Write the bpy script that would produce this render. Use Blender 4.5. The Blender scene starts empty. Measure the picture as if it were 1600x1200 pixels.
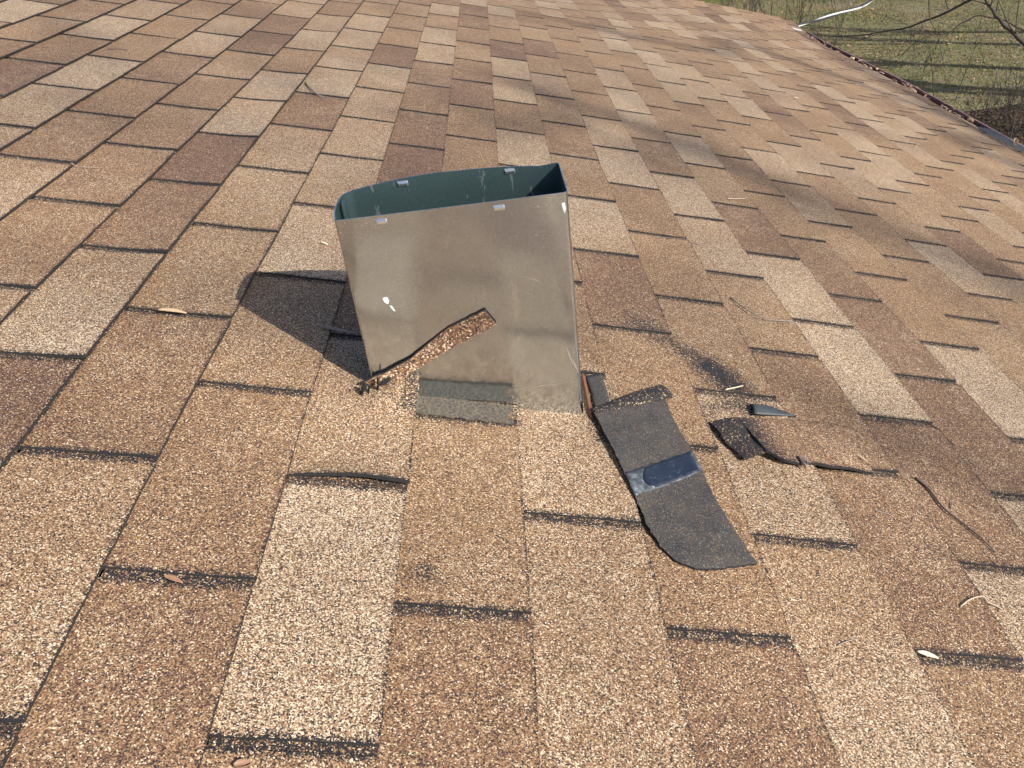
import bpy, bmesh, math, random
from mathutils import Vector, Matrix, noise
import numpy as np
rnd = random.Random(7)
R = math.radians
SC = bpy.context.scene
COL = SC.collection

# ------------------------------------------------------------------ camera, sky, sun, exposure
PITCH = R(17.3)
GH = 3.65                                    # height of the roof origin above the lawn
CP, SP = math.cos(PITCH), math.sin(PITCH)
cam = bpy.data.cameras.new('camera')
cam.sensor_width = 36.0
cam.lens = 1309.99 / 1600 * 36
cam.clip_start = 0.02
cam.clip_end = 1000
camo = bpy.data.objects.new('camera', cam)
COL.objects.link(camo)
right = Vector((0.99362127, -0.03590686, -0.10689933))
down = Vector((-0.10958152, -0.53121681, -0.84011939))
fwd = Vector((-0.02662068, 0.84647469, -0.53176305))
m = Matrix((right, -down, -fwd)).transposed().to_4x4()
m.translation = Vector((0.148047, -0.5421, 0.566792 + GH))
camo.matrix_world = m
SC.camera = camo

SUN = Vector((0.644627, -0.565271, 0.514708)).normalized()
ELEV = math.asin(SUN.z)
AZ = math.atan2(SUN.x, SUN.y)
wd = bpy.data.worlds.new('World')
SC.world = wd
wd.use_nodes = True
wn = wd.node_tree
bg = wn.nodes['Background']
sky = wn.nodes.new('ShaderNodeTexSky')
sky.sky_type = 'NISHITA'
sky.sun_disc = False
sky.sun_elevation = ELEV
sky.sun_rotation = AZ
sky.air_density = 0.8
sky.dust_density = 1.6
wn.links.new(sky.outputs[0], bg.inputs[0])
bg.inputs[1].default_value = 0.115
sl = bpy.data.lights.new('sun', 'SUN')
sl.energy = 4.9
sl.angle = R(0.53)
sl.color = (1.0, 0.95, 0.84)
so = bpy.data.objects.new('sun', sl)
so.rotation_euler = SUN.to_track_quat('Z', 'Y').to_euler()
so.location = (8, -8, 12)
COL.objects.link(so)
SC.view_settings.view_transform = 'Standard'
SC.view_settings.look = 'None'
SC.view_settings.gamma = 1.0
SC.view_settings.exposure = 0.42

# ------------------------------------------------------------------ helpers
def tag(o, label=None, cat=None, group=None, kind=None):
    if label: o['label'] = label
    if cat: o['category'] = cat
    if group: o['group'] = group
    if kind: o['kind'] = kind
    return o

def empty(name, loc=(0, 0, 0)):
    o = bpy.data.objects.new(name, None)
    o.location = loc
    COL.objects.link(o)
    return o

def mesh_obj(name, verts, faces, mat, parent=None, smooth=False, mats=None, fmat=None):
    me = bpy.data.meshes.new(name)
    me.from_pydata([tuple(v) for v in verts], [], faces)
    if mats:
        for k in mats: me.materials.append(k)
        if fmat: me.polygons.foreach_set('material_index', fmat)
    elif mat: me.materials.append(mat)
    if smooth: me.polygons.foreach_set('use_smooth', [True] * len(me.polygons))
    me.update()
    o = bpy.data.objects.new(name, me)
    COL.objects.link(o)
    if parent:
        o.parent = parent
        o.matrix_parent_inverse = Matrix.Translation(-parent.location)
    return o

def recenter(o):
    """put the origin of a single-mesh thing at the middle of its base"""
    me = o.data
    n = len(me.vertices)
    co = np.empty(n * 3, dtype=np.float32)
    me.vertices.foreach_get('co', co)
    co = co.reshape(-1, 3)
    c = Vector(((co[:, 0].min() + co[:, 0].max()) / 2, (co[:, 1].min() + co[:, 1].max()) / 2, co[:, 2].min()))
    me.transform(Matrix.Translation(-c))
    o.location = c
    return o

# ---- roof surface
ZC = [-0.00151, 0.010989, 0.021689, -0.017562, -0.020371, 0.009956, -0.006526, 0.007744, 0.002809, -0.003005, 0.002376,
      -0.030818, 0.004993, 0.010899, 0.001151, 0.001675, -0.013934, 0.001482, 0.011963, -0.009865, 0.001653]
def hf(X, Y):
    x = (min(max(X, -1.5), 2.6) - 0.5) / 1.5
    y = (min(max(Y, -.3), 6.4) - 2.0) / 2.0
    s = 0.0
    k = 0
    xp = 1.0
    for i in range(6):
        yp = 1.0
        for j in range(6 - i):
            s += ZC[k] * xp * yp
            yp *= y
            k += 1
        xp *= x
    return s
def S(X, Y, h=0.0):
    """roof coordinates (down slope, along courses, height) -> world"""
    z = hf(X, Y) + h
    return Vector((X * CP + z * SP, Y, -X * SP + z * CP + GH))
def Wd(x, y, z): return Vector((x, y, z + GH))

# ------------------------------------------------------------------ materials
def mat(name):
    mt = bpy.data.materials.new(name)
    mt.use_nodes = True
    return mt, mt.node_tree, mt.node_tree.nodes['Principled BSDF']
def nd(nt, t, **kw):
    n = nt.nodes.new(t)
    for k, v in kw.items(): setattr(n, k, v)
    return n
def math_(nt, op, a, b=None, c=None, clamp=False):
    n = nd(nt, 'ShaderNodeMath', operation=op, use_clamp=clamp)
    for i, v in enumerate((a, b, c)):
        if v is None: continue
        if isinstance(v, (int, float)): n.inputs[i].default_value = v
        else: nt.links.new(v, n.inputs[i])
    return n.outputs[0]
def mixc(nt, f, a, b, blend='MIX'):
    n = nd(nt, 'ShaderNodeMix', data_type='RGBA', blend_type=blend)
    for i, v in ((0, f), (6, a), (7, b)):
        if isinstance(v, (int, float)): n.inputs[i].default_value = v
        elif isinstance(v, tuple): n.inputs[i].default_value = (*v, 1)
        else: nt.links.new(v, n.inputs[i])
    return n.outputs[2]
def ramp(nt, fac, stops, interp='CONSTANT'):
    n = nd(nt, 'ShaderNodeValToRGB')
    r = n.color_ramp
    r.interpolation = interp
    while len(r.elements) < len(stops): r.elements.new(0.5)
    for e, (p, c) in zip(r.elements, stops):
        e.position = p
        e.color = (*c, 1)
    nt.links.new(fac, n.inputs[0])
    return n.outputs[0]
def noise_(nt, vec, scale, detail=3, rough=.5, dim='3D'):
    n = nd(nt, 'ShaderNodeTexNoise', noise_dimensions=dim)
    n.inputs['Scale'].default_value = scale
    n.inputs['Detail'].default_value = detail
    n.inputs['Roughness'].default_value = rough
    if vec: nt.links.new(vec, n.inputs['Vector'])
    return n.outputs[0]

BROWN = [(0, (.034, .029, .030)), (.14, (.14, .074, .044)), (.34, (.255, .146, .077)), (.60, (.368, .224, .119)), (.85, (.47, .33, .20)), (.945, (.76, .62, .44))]
CREAM = [(0, (.040, .034, .034)), (.18, (.20, .12, .072)), (.36, (.38, .255, .160)), (.57, (.53, .395, .27)), (.80, (.76, .635, .475))]
DEEP = [(0, (.032, .027, .028)), (.20, (.115, .060, .042)), (.52, (.195, .103, .064)), (.82, (.31, .182, .112)), (.955, (.66, .52, .38))]

def granules(nt, bs, cream, deep, wear, scale=880.0, bump=0.38):
    """mineral granule surface: cream / deep / wear are sockets or numbers in 0..1"""
    tc = nd(nt, 'ShaderNodeTexCoord')
    ob = tc.outputs['Object']
    vo = nd(nt, 'ShaderNodeTexVoronoi')
    vo.inputs['Scale'].default_value = scale
    nt.links.new(ob, vo.inputs['Vector'])
    sep = nd(nt, 'ShaderNodeSeparateColor')
    nt.links.new(vo.outputs['Color'], sep.inputs[0])
    r1, r2, r3 = sep.outputs
    # soft patches so that no two shingles are quite alike
    lo = noise_(nt, ob, 5.5, 3, .6)
    lo2 = noise_(nt, ob, 38.0, 3, .6)
    lo3 = noise_(nt, ob, 1.3, 2, .5)
    cf = math_(nt, 'ADD', cream, math_(nt, 'MULTIPLY', math_(nt, 'SUBTRACT', lo, .5), 1.0))
    cf = math_(nt, 'ADD', cf, math_(nt, 'MULTIPLY', math_(nt, 'SUBTRACT', lo2, .5), .5), clamp=True)
    df = math_(nt, 'ADD', deep, math_(nt, 'MULTIPLY', math_(nt, 'SUBTRACT', lo3, .5), .9))
    df = math_(nt, 'ADD', df, math_(nt, 'MULTIPLY', math_(nt, 'SUBTRACT', lo2, .5), -.6), clamp=True)
    a = ramp(nt, r1, BROWN)
    b = ramp(nt, r1, CREAM)
    d = ramp(nt, r1, DEEP)
    c = mixc(nt, math_(nt, 'LESS_THAN', r2, df), a, d)
    c = mixc(nt, math_(nt, 'LESS_THAN', r2, cf), c, b)
    # dust and weathering tone in broad soft clouds
    tone = math_(nt, 'MULTIPLY_ADD', noise_(nt, ob, 2.2, 4, .6), .5, .75)
    c = mixc(nt, 1.0, c, c, 'MIX')
    hs = nd(nt, 'ShaderNodeHueSaturation')
    nt.links.new(c, hs.inputs['Color'])
    nt.links.new(tone, hs.inputs['Value'])
    # lost granules: bare asphalt with specks left on it
    wn_ = noise_(nt, ob, 260.0, 4, .75)
    bare = math_(nt, 'ADD', wear, math_(nt, 'MULTIPLY', math_(nt, 'SUBTRACT', wn_, .5), 1.5))
    bare = math_(nt, 'ADD', bare, math_(nt, 'MULTIPLY', math_(nt, 'SUBTRACT', r3, .5), .75))
    bf = math_(nt, 'GREATER_THAN', bare, .5)
    asph = mixc(nt, noise_(nt, ob, 90.0, 3, .6), (.008, .008, .010), (.036, .034, .038))
    col = mixc(nt, bf, hs.outputs[0], asph)
    nt.links.new(col, bs.inputs['Base Color'])
    bs.inputs['Roughness'].default_value = .72
    bs.inputs['Specular IOR Level'].default_value = .35
    h = math_(nt, 'SUBTRACT', 1.0, vo.outputs['Distance'])
    h = math_(nt, 'MULTIPLY_ADD', r3, .8, h)
    h = math_(nt, 'MULTIPLY', h, math_(nt, 'SUBTRACT', 1.0, math_(nt, 'MULTIPLY', bf, .8)))
    bp = nd(nt, 'ShaderNodeBump')
    bp.inputs['Strength'].default_value = bump
    bp.inputs['Distance'].default_value = 1.0 / scale
    nt.links.new(h, bp.inputs['Height'])
    nt.links.new(bp.outputs[0], bs.inputs['Normal'])

def m_shingle():
    mt, nt, bs = mat('shingle_granules')
    at = nd(nt, 'ShaderNodeAttribute', attribute_name='tint')
    sp = nd(nt, 'ShaderNodeSeparateColor')
    nt.links.new(at.outputs['Color'], sp.inputs[0])
    uv = nd(nt, 'ShaderNodeUVMap', uv_map='tab')
    sx = nd(nt, 'ShaderNodeSeparateXYZ')
    nt.links.new(uv.outputs[0], sx.inputs[0])
    # distance to slot sides (x) and to the butt edge (y), in millimetres
    ds = math_(nt, 'SUBTRACT', 147.0, math_(nt, 'ABSOLUTE', sx.outputs[0]))
    db = sx.outputs[1]
    ws = math_(nt, 'MULTIPLY_ADD', ds, -.075, .66)
    wb = math_(nt, 'MULTIPLY_ADD', db, -.12, .56)
    w = math_(nt, 'MAXIMUM', ws, wb)
    w = math_(nt, 'MAXIMUM', w, 0.0)
    w = math_(nt, 'MAXIMUM', w, sp.outputs[2])
    granules(nt, bs, sp.outputs[0], sp.outputs[1], w)
    return mt
def m_gran(name, cream, deep, wear, scale=880.0):
    mt, nt, bs = mat(name)
    granules(nt, bs, cream, deep, wear, scale)
    return mt
def m_floor():
    mt, nt, bs = mat('slot_asphalt')
    granules(nt, bs, .2, .2, .64)
    return mt
def m_asphalt(name='asphalt_edge', c1=(.010, .010, .012), c2=(.034, .032, .035)):
    mt, nt, bs = mat(name)
    tc = nd(nt, 'ShaderNodeTexCoord')
    nz = noise_(nt, tc.outputs['Object'], 240.0, 4, .7)
    nt.links.new(mixc(nt, nz, c1, c2), bs.inputs['Base Color'])
    bs.inputs['Roughness'].default_value = .8
    bp = nd(nt, 'ShaderNodeBump')
    bp.inputs['Strength'].default_value = .6
    bp.inputs['Distance'].default_value = .002
    nt.links.new(nz, bp.inputs['Height'])
    nt.links.new(bp.outputs[0], bs.inputs['Normal'])
    return mt
def m_back():
    """sanded underside of a shingle: grey black with rusty and pale specks"""
    mt, nt, bs = mat('shingle_underside')
    tc = nd(nt, 'ShaderNodeTexCoord')
    ob = tc.outputs['Object']
    vo = nd(nt, 'ShaderNodeTexVoronoi')
    vo.inputs['Scale'].default_value = 900
    nt.links.new(ob, vo.inputs['Vector'])
    sp = nd(nt, 'ShaderNodeSeparateColor')
    nt.links.new(vo.outputs['Color'], sp.inputs[0])
    base = mixc(nt, ramp(nt, noise_(nt, ob, 45, 6, .75), [(.3, (0, 0, 0)), (.7, (1, 1, 1))], 'LINEAR'), (.021, .022, .026), (.092, .072, .056))
    base = mixc(nt, ramp(nt, noise_(nt, ob, 420, 3, .7), [(.42, (0, 0, 0)), (.62, (1, 1, 1))], 'LINEAR'), base, (.062, .060, .062))
    base = mixc(nt, math_(nt, 'GREATER_THAN', math_(nt, 'ADD', sp.outputs[0], math_(nt, 'MULTIPLY', noise_(nt, ob, 22, 3, .6), .35)), 1.07), base, (.16, .11, .07))
    base = mixc(nt, math_(nt, 'GREATER_THAN', sp.outputs[1], .97), base, (.19, .18, .17))
    nt.links.new(base, bs.inputs['Base Color'])
    bs.inputs['Roughness'].default_value = .6
    bp = nd(nt, 'ShaderNodeBump')
    bp.inputs['Strength'].default_value = .35
    bp.inputs['Distance'].default_value = .001
    nt.links.new(vo.outputs['Distance'], bp.inputs['Height'])
    nt.links.new(bp.outputs[0], bs.inputs['Normal'])
    return mt
def m_simple(name, c1, c2, rough=.6, scale=40, metal=0.0, bump=.2, dist=.001, detail=4):
    mt, nt, bs = mat(name)
    tc = nd(nt, 'ShaderNodeTexCoord')
    nz = noise_(nt, tc.outputs['Object'], scale, detail, .6)
    nt.links.new(mixc(nt, nz, c1, c2), bs.inputs['Base Color'])
    bs.inputs['Roughness'].default_value = rough
    bs.inputs['Metallic'].default_value = metal
    bp = nd(nt, 'ShaderNodeBump')
    bp.inputs['Strength'].default_value = bump
    bp.inputs['Distance'].default_value = dist
    nt.links.new(nz, bp.inputs['Height'])
    nt.links.new(bp.outputs[0], bs.inputs['Normal'])
    return mt
def m_galv(name='galvanised_sheet', c1=(.40, .455, .495), c2=(.68, .74, .78), dirty=True, metal=1.0, rb=.07):
    mt, nt, bs = mat(name)
    tc = nd(nt, 'ShaderNodeTexCoord')
    ob = tc.outputs['Object']
    mp = nd(nt, 'ShaderNodeMapping')
    mp.inputs['Scale'].default_value = (1, 1, .25)
    nt.links.new(ob, mp.inputs[0])
    n1 = noise_(nt, ob, 9, 5, .6)
    n2 = noise_(nt, mp.outputs[0], 60, 4, .7)
    n3 = noise_(nt, ob, 420, 3, .7)
    c = mixc(nt, n1, c1, c2)
    c = mixc(nt, .35, c, mixc(nt, ramp(nt, n3, [(.38, (0, 0, 0)), (.62, (1, 1, 1))], 'LINEAR'), c1, c2))
    # powdery oxide specks and pale rubbed streaks
    spk = math_(nt, 'GREATER_THAN', math_(nt, 'ADD', n3, math_(nt, 'MULTIPLY', n1, .5)), 1.02)
    c = mixc(nt, math_(nt, 'MULTIPLY', spk, .35), c, (.70, .69, .67))
    rubs = math_(nt, 'GREATER_THAN', n2, .635)
    c = mixc(nt, math_(nt, 'MULTIPLY', rubs, .22), c, (.86, .86, .85))
    nt.links.new(c, bs.inputs['Base Color'])
    ro = math_(nt, 'MULTIPLY_ADD', n1, .14, rb)
    ro = math_(nt, 'MULTIPLY_ADD', spk, .35, ro)
    nt.links.new(ro, bs.inputs['Roughness'])
    met = math_(nt, 'SUBTRACT', metal, math_(nt, 'MULTIPLY', spk, .3))
    if dirty:
        # splashed grit sticking to the foot of the sheet
        sx = nd(nt, 'ShaderNodeSeparateXYZ')
        nt.links.new(ob, sx.inputs[0])
        foot = math_(nt, 'MULTIPLY_ADD', sx.outputs[2], -22.0, .50)
        grit = math_(nt, 'GREATER_THAN', math_(nt, 'ADD', foot, math_(nt, 'MULTIPLY', noise_(nt, ob, 300, 4, .8), .9)), 1.0)
        c2_ = mixc(nt, math_(nt, 'MULTIPLY', grit, .8), c, (.17, .135, .095))
        nt.links.new(c2_, bs.inputs['Base Color'])
        met = math_(nt, 'SUBTRACT', met, math_(nt, 'MULTIPLY', grit, .6), clamp=True)
    nt.links.new(met, bs.inputs['Metallic'])
    bp = nd(nt, 'ShaderNodeBump')
    bp.inputs['Strength'].default_value = .55
    bp.inputs['Distance'].default_value = .004
    nt.links.new(noise_(nt, ob, 6, 2, .5), bp.inputs['Height'])
    bp2 = nd(nt, 'ShaderNodeBump')
    bp2.inputs['Strength'].default_value = .03
    bp2.inputs['Distance'].default_value = .0005
    nt.links.new(n3, bp2.inputs['Height'])
    nt.links.new(bp.outputs[0], bp2.inputs['Normal'])
    nt.links.new(bp2.outputs[0], bs.inputs['Normal'])
    return mt
def m_lawn():
    mt, nt, bs = mat('lawn_soil')
    tc = nd(nt, 'ShaderNodeTexCoord')
    ob = tc.outputs['Object']
    a = noise_(nt, ob, .8, 4, .6)
    b = noise_(nt, ob, 9.0, 5, .7)
    c = ramp(nt, a, [(.34, (.22, .175, .095)), (.46, (.19, .185, .075)), (.56, (.13, .17, .045)), (.68, (.25, .21, .11))], 'LINEAR')
    c = mixc(nt, ramp(nt, b, [(.42, (0, 0, 0)), (.62, (1, 1, 1))], 'LINEAR'), c, (.24, .19, .115))
    g = noise_(nt, ob, 60, 3, .7)
    c = mixc(nt, .45, c, mixc(nt, g, (.04, .04, .02), (.30, .26, .15)))
    nt.links.new(c, bs.inputs['Base Color'])
    bs.inputs['Roughness'].default_value = .95
    bp = nd(nt, 'ShaderNodeBump')
    bp.inputs['Strength'].default_value = .8
    bp.inputs['Distance'].default_value = .03
    nt.links.new(noise_(nt, ob, 25, 5, .75), bp.inputs['Height'])
    nt.links.new(bp.outputs[0], bs.inputs['Normal'])
    return mt

MS = m_shingle()
MFLOOR = m_floor()
MEDGE = m_asphalt()
MBACK = m_back()
MGALV = m_galv()
MGALVIN = m_galv('galvanised_inside_shade', (.075, .13, .14), (.13, .20, .21), False, .72, .30)  # same sheet inside: shade and dim sky reflection painted as dark teal
MBARK = m_simple('bark', (.075, .060, .048), (.16, .135, .11), .9, 30, 0, .6, .01)
MBARKD = m_simple('dark_bark', (.035, .028, .024), (.075, .06, .05), .9, 60, 0, .5, .004)
MMAROON = m_simple('maroon_paint', (.15, .065, .068), (.24, .125, .12), .45, 60, 0, .2, .001)
MWHITE = m_simple('white_paint', (.68, .68, .66), (.80, .80, .78), .5, 30)
MWALL = m_simple('wall_siding', (.50, .47, .40), (.58, .55, .48), .7, 12)
MWOOD = m_simple('roof_board', (.20, .14, .09), (.30, .22, .14), .8, 20)
MDARK = m_simple('attic_shade_black', (.01, .01, .01), (.02, .02, .02), .95, 20)  # black base colour stands in for the unlit attic

# ------------------------------------------------------------------ setting: lawn
def lawn():
    n = 60
    vs, fs = [], []
    ext = 160.0
    def co(i):
        t = i / n * 2 - 1
        return ext * (abs(t) ** 2.2) * (1 if t > 0 else -1)
    for j in range(n + 1):
        for i in range(n + 1):
            x, y = co(i) + 8, co(j) + 16
            near = math.exp(-((x - 8) ** 2 + (y - 16) ** 2) / 900)
            z = .10 * noise.noise(Vector((x * .15, y * .15, 0))) * near + .03 * noise.noise(Vector((x * .6, y * .6, 3))) * near
            vs.append((x, y, z - .05))
    for j in range(n):
        for i in range(n):
            a = j * (n + 1) + i
            fs.append((a, a + 1, a + n + 2, a + n + 1))
    o = mesh_obj('lawn', vs, fs, m_lawn(), smooth=True)
    tag(o, kind='structure')
lawn()

# ------------------------------------------------------------------ house
house = empty('house', (-4 * CP, 2.3, 0))
tag(house, 'house whose brown shingle roof fills the picture, maroon gutter along its right edge', 'house')

DV = [-0.0098, -0.0132, -0.0127, -0.0101, -0.0073, -0.003, -0.0104, -0.0048, -0.0011, -0.0018, -0.0025, 0.0028, 0.006, 0.0099, 0.0076, 0.0069, 0.0018, 0.0045, 0.0094, 0.0108, 0.0079, 0.0142, 0.0073, 0.0075, -0.0026, -0.0119, -0.0214, -0.0334, -0.0278]
DU = [0.0144, 0.0173, 0.0185, 0.011, 0.0176, 0.0101, 0.0122, 0.0032, 0.0065, 0.0077, 0.0014, -0.0067, 0.0056, 0.0042, 0.0101, 0.004, 0.0049, 0.0054, 0.0059, 0.0107, 0.0129, 0.004, -0.0007, -0.0016, -0.0115, -0.0233, -0.0406, -0.0668, -0.0837]
EXP, TAB = 0.127, 0.3048 * 1.0062
YEND = 6.19
YNEAR = -1.9
CTOP = -31
def dv(c): return DV[min(max(c + 10, 0), 28)]
def du(c): return DU[min(max(c + 10, 0), 28)]
def butt(c): return (c + 1) * EXP + dv(c)
def eave(Y):
    pts = [(-3, 2.40), (1.5, 2.41), (2.5, 2.42), (3.25, 2.437), (4.0, 2.50), (4.65, 2.54), (5.2, 2.51), (5.81, 2.41), (6.3, 2.37)]
    for (a, x), (b, x2) in zip(pts, pts[1:]):
        if Y <= b: return x + (x2 - x) * max(0, (Y - a)) / (b - a)
    return pts[-1][1]

TINT = {(-10,6):1,(-9,6.5):-0.3,(-8,5):-0.4,(-8,6):0.9,(-8,7):0.5,(-7,2.5):0.6,(-7,3.5):0.6,(-7,4.5):1,(-6,3):-0.3,(-6,5):-0.7,(-6,7):0.5,(-6,8):-0.5,(-5,1.5):-0.2,(-5,2.5):-0.1,(-4,1):1,(-4,4):0.7,(-4,5):0.8,(-4,6):-0.4,(-4,7):0.9,(-4,8):0.4,(-3,-0.5):0.7,(-3,0.5):-0.5,(-3,1.5):0.1,(-3,2.5):0.4,(-3,3.5):0.5,(-3,4.5):-0.8,(-2,-1):-0.35,(-2,0):-0.4,(-2,1):0.25,(-2,2):0.9,(-2,5):0.3,(-2,6):0.8,(-2,7):-1,(-1,-0.5):1,(-1,0.5):0.35,(-1,6.5):-0.5,(-1,7.5):0.9,(-1,8.5):0.7,(-1,10.5):0.7,(0,-1):-0.3,(0,0):0.1,(0,4):-0.2,(0,6):-1,(0,7):-0.5,(1,-0.5):0.35,(1,0.5):0.7,(1,6.5):0.7,(1,7.5):0.7,(1,11.5):0.8,(2,0):-0.1,(2,1):-0.1,(2,2):-0.7,(2,3):1,(2,7):0.6,(2,10):0.4,(3,-0.5):0.9,(3,0.5):0.7,(3,2.5):0.1,(3,4.5):1,(3,5.5):0.5,(4,-1):-0.4,(4,0):-0.8,(4,1):-0.3,(4,3):0.5,(4,4):0.8,(4,7):0.9,(4,8):0.7,(4,14):0.6,(5,0.5):-0.7,(5,1.5):1,(5,2.5):0.8,(5,3.5):-0.9,(5,5.5):0.9,(5,10.5):1,(5,11.5):1,(6,1):-0.8,(6,3):-0.8,(6,8):0.6,(6,9):0.9,(6,12):0.5,(6,14):0.8,(7,1.5):1,(7,4.5):0.8,(7,5.5):0.8,(7,9.5):0.8,(8,6):0.8,(8,8):0.9,(8,9):0.6,(8,14):0.9,(8,17):0.6,(9,3.5):0.8,(9,16.5):0.9,(10,4):-0.9,(10,6):0.8,(10,11):0.8,(10,12):0.8,(11,6.5):0.8,(11,7.5):0.9,(11,9.5):0.5,(11,14.5):0.9,(12,5):0.7,(12,12):0.9,(12,13):0.8,(12,17):0.8,(13,7.5):0.6,(13,8.5):0.7,(13,9.5):0.8,(13,10.5):0.8,(14,6):0.7,(14,7):0.7,(15,9.5):0.6,(15,15.5):0.7,(16,12):0.8,(17,8.5):0.7,(18,10):0.7,(18,11):0.7,(18,12):0.7,(18,17):0.6,(19,14.5):0.7,
        (-1,-1.5):0.2,(0,1):0.1,(1,3.5):0.1,(2,4):0.2,(2,5):-.6,(3,3.5):-.2,(3,1.5):0.15,(4,2):0.1,(5,4.5):0.2}

# ---- duct frame (also needed to leave the hole in the roof)
DW = Vector((0.95473, 0.02404, 0.29649))
DD = Vector((-0.02683, 0.99963, 0.00535))
DA = Vector((-0.29625, -0.01306, 0.95502))
DB = Vector((0.21727, 0.35222, 0.0))
DWID, DDEP, DH = 0.2590, 0.0891, 0.3121
def duct_r(a, d, s):
    return DB + DW * a + DD * d + DA * s
def duct_w(a, d, s):
    p = duct_r(a, d, s)
    return Vector((p.x * CP + p.z * SP, p.y, -p.x * SP + p.z * CP + GH))
def in_duct(X, Y):
    # footprint where the duct meets the roof surface
    dx, dy = X - DB.x, Y - DB.y
    a = dx * DW.x + dy * DW.y
    d = dx * DD.x + dy * DD.y
    return -DWID / .95 + .0 < a / .9545 * .98 < 0.0 and 0.003 < d < DDEP - .001

def seg_d(px, py, ax, ay, bx, by):
    vx, vy = bx - ax, by - ay
    t = max(0, min(1, ((px - ax) * vx + (py - ay) * vy) / (vx * vx + vy * vy + 1e-12)))
    return math.hypot(px - ax - t * vx, py - ay - t * vy)
def wear(X, Y):
    w = 0.0
    if .3 < X < .62 and .25 < Y < .75:
        w = max(w, .70 - seg_d(X, Y, .345, .64, .43, .545) / .030 * .35)
        w = max(w, 1.0 - seg_d(X, Y, .43, .545, .457, .485) / .026 * .45)
        w = max(w, .75 - seg_d(X, Y, .44, .44, .475, .43) / .018 * .35)
        w = max(w, .52 - seg_d(X, Y, .40, .42, .50, .47) / .02 * .35)
    w = max(w, .80 - math.hypot(X - .024, Y - .048) / .008 * .30)
    w = max(w, .66 - math.hypot(X - .035, Y - .036) / .006 * .30)
    if -.03 < X < .14 and .27 < Y < .36:                     # bare headlap in front of the duct
        e = min(X + .018, .119 - X, Y - .304, .36 - Y)
        w = max(w, .60 + e * 40 if e < 0 else .5)
    if .2 < X < .27 and .30 < Y < .47: w = max(w, .60 if .222 < X < .247 else 0)
    return max(0, min(w, 1))

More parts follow.
